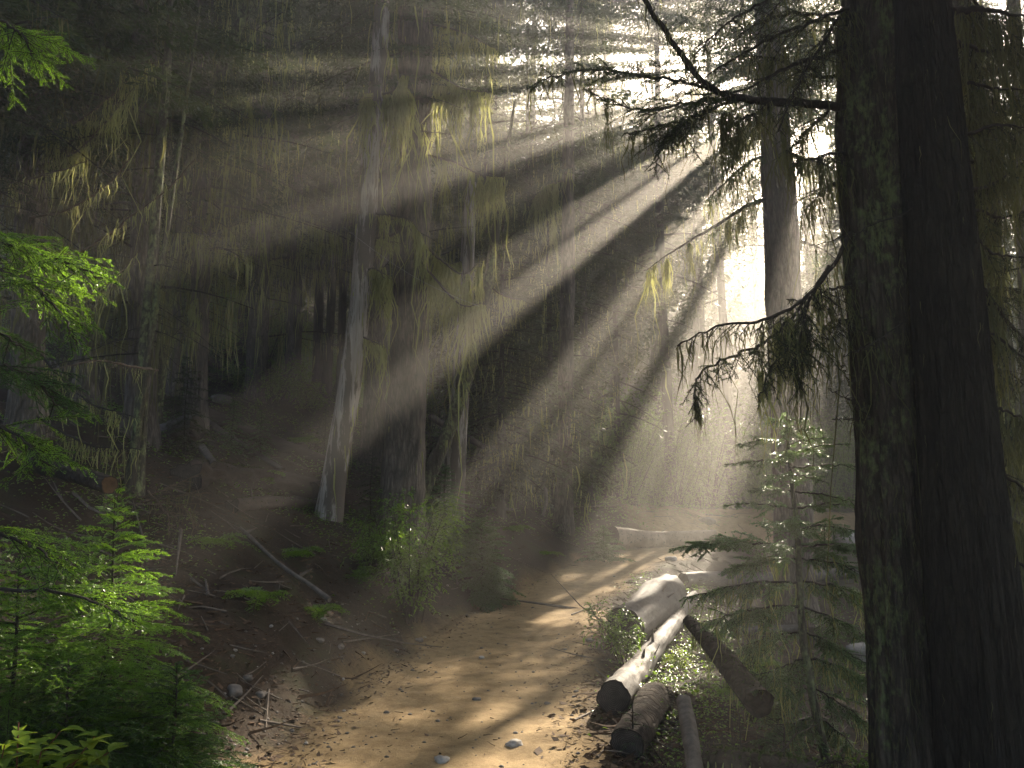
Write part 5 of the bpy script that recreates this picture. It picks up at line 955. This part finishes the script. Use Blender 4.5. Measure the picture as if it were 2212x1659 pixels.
# ---------------------------------------------------------------- camera, light, air
sc = bpy.context.scene
cam = bpy.data.cameras.new('camera'); co = bpy.data.objects.new('camera', cam); C.objects.link(co); sc.camera = co
co.location = EYE; co.rotation_euler = (pi/2+PITCH, 0, 0); cam.sensor_width = 36; cam.lens = 36*F2/W2; cam.clip_start = .05; cam.clip_end = 800
w = bpy.data.worlds.new('World'); sc.world = w; w.use_nodes = True; nt = w.node_tree; bg = nt.nodes['Background']
sk = nt.nodes.new('ShaderNodeTexSky'); sk.sky_type = 'NISHITA'; sk.sun_disc = False; sk.sun_elevation = SUN_EL; sk.sun_rotation = SUN_AZ
sk.air_density = 1.0; sk.dust_density = 5.0; sk.ozone_density = 0.0; sk.altitude = 1200
nt.links.new(sk.outputs[0], bg.inputs[0]); bg.inputs[1].default_value = SKY_STRENGTH
sl = bpy.data.lights.new('sun', 'SUN'); so = bpy.data.objects.new('sun', sl); C.objects.link(so); sl.energy = 5.0; sl.angle = radians(.5); sl.color = (1, .87, .69)
from mathutils import Vector
so.rotation_euler = Vector(tuple(S)).to_track_quat('Z', 'Y').to_euler(); so.location = tuple(S*60)
# haze
lo = np.array([1e9]*3); hi = -lo
bpy.context.view_layer.update()
for o in bpy.data.objects:
    if o.type == 'MESH':
        bb = np.array([o.matrix_world @ Vector(c) for c in o.bound_box]); lo = np.minimum(lo, bb.min(0)); hi = np.maximum(hi, bb.max(0))
lo = lo-np.array([2, 2, 1.]); hi = hi+np.array([2, 2, .6]); print('HAZE', lo, hi)
m, nt2, out = mat('mist'); pv = nt2.nodes.new('ShaderNodeVolumePrincipled'); pv.inputs['Color'].default_value = HAZE_COL; pv.inputs['Density'].default_value = HAZE; pv.inputs['Anisotropy'].default_value = HAZE_G
for k in ('Density Attribute', 'Color Attribute', 'Temperature Attribute'):
    if k in pv.inputs: pv.inputs[k].default_value = ''
nt2.links.new(pv.outputs[0], out.inputs['Volume']); m.cycles.homogeneous_volume = True
cv = np.array([[x, y, z] for x in (lo[0], hi[0]) for y in (lo[1], hi[1]) for z in (lo[2], hi[2])])
mb = MB(); mb.add(cv, [[0, 1, 3, 2], [4, 6, 7, 5], [0, 4, 5, 1], [2, 3, 7, 6], [0, 2, 6, 4], [1, 5, 7, 3]])
h = setting('haze', mb, m, 'stuff')
sc.render.engine = 'CYCLES'; cy = sc.cycles
cy.use_denoising = True; cy.denoiser = 'OPENIMAGEDENOISE'; cy.use_adaptive_sampling = False
cy.max_bounces = 5; cy.diffuse_bounces = 2; cy.glossy_bounces = 1; cy.transmission_bounces = 3; cy.volume_bounces = VOL_B; cy.transparent_max_bounces = 8
cy.caustics_reflective = False; cy.caustics_refractive = False; cy.sample_clamp_indirect = 4
sc.view_settings.view_transform = 'Standard'; sc.view_settings.look = 'None'; sc.view_settings.exposure = EXPOSURE; sc.view_settings.gamma = 1

print('POLYS', sum(len(o.data.polygons) for o in bpy.data.objects if o.type=='MESH'), sum(len(m.polygons) for m in bpy.data.meshes))
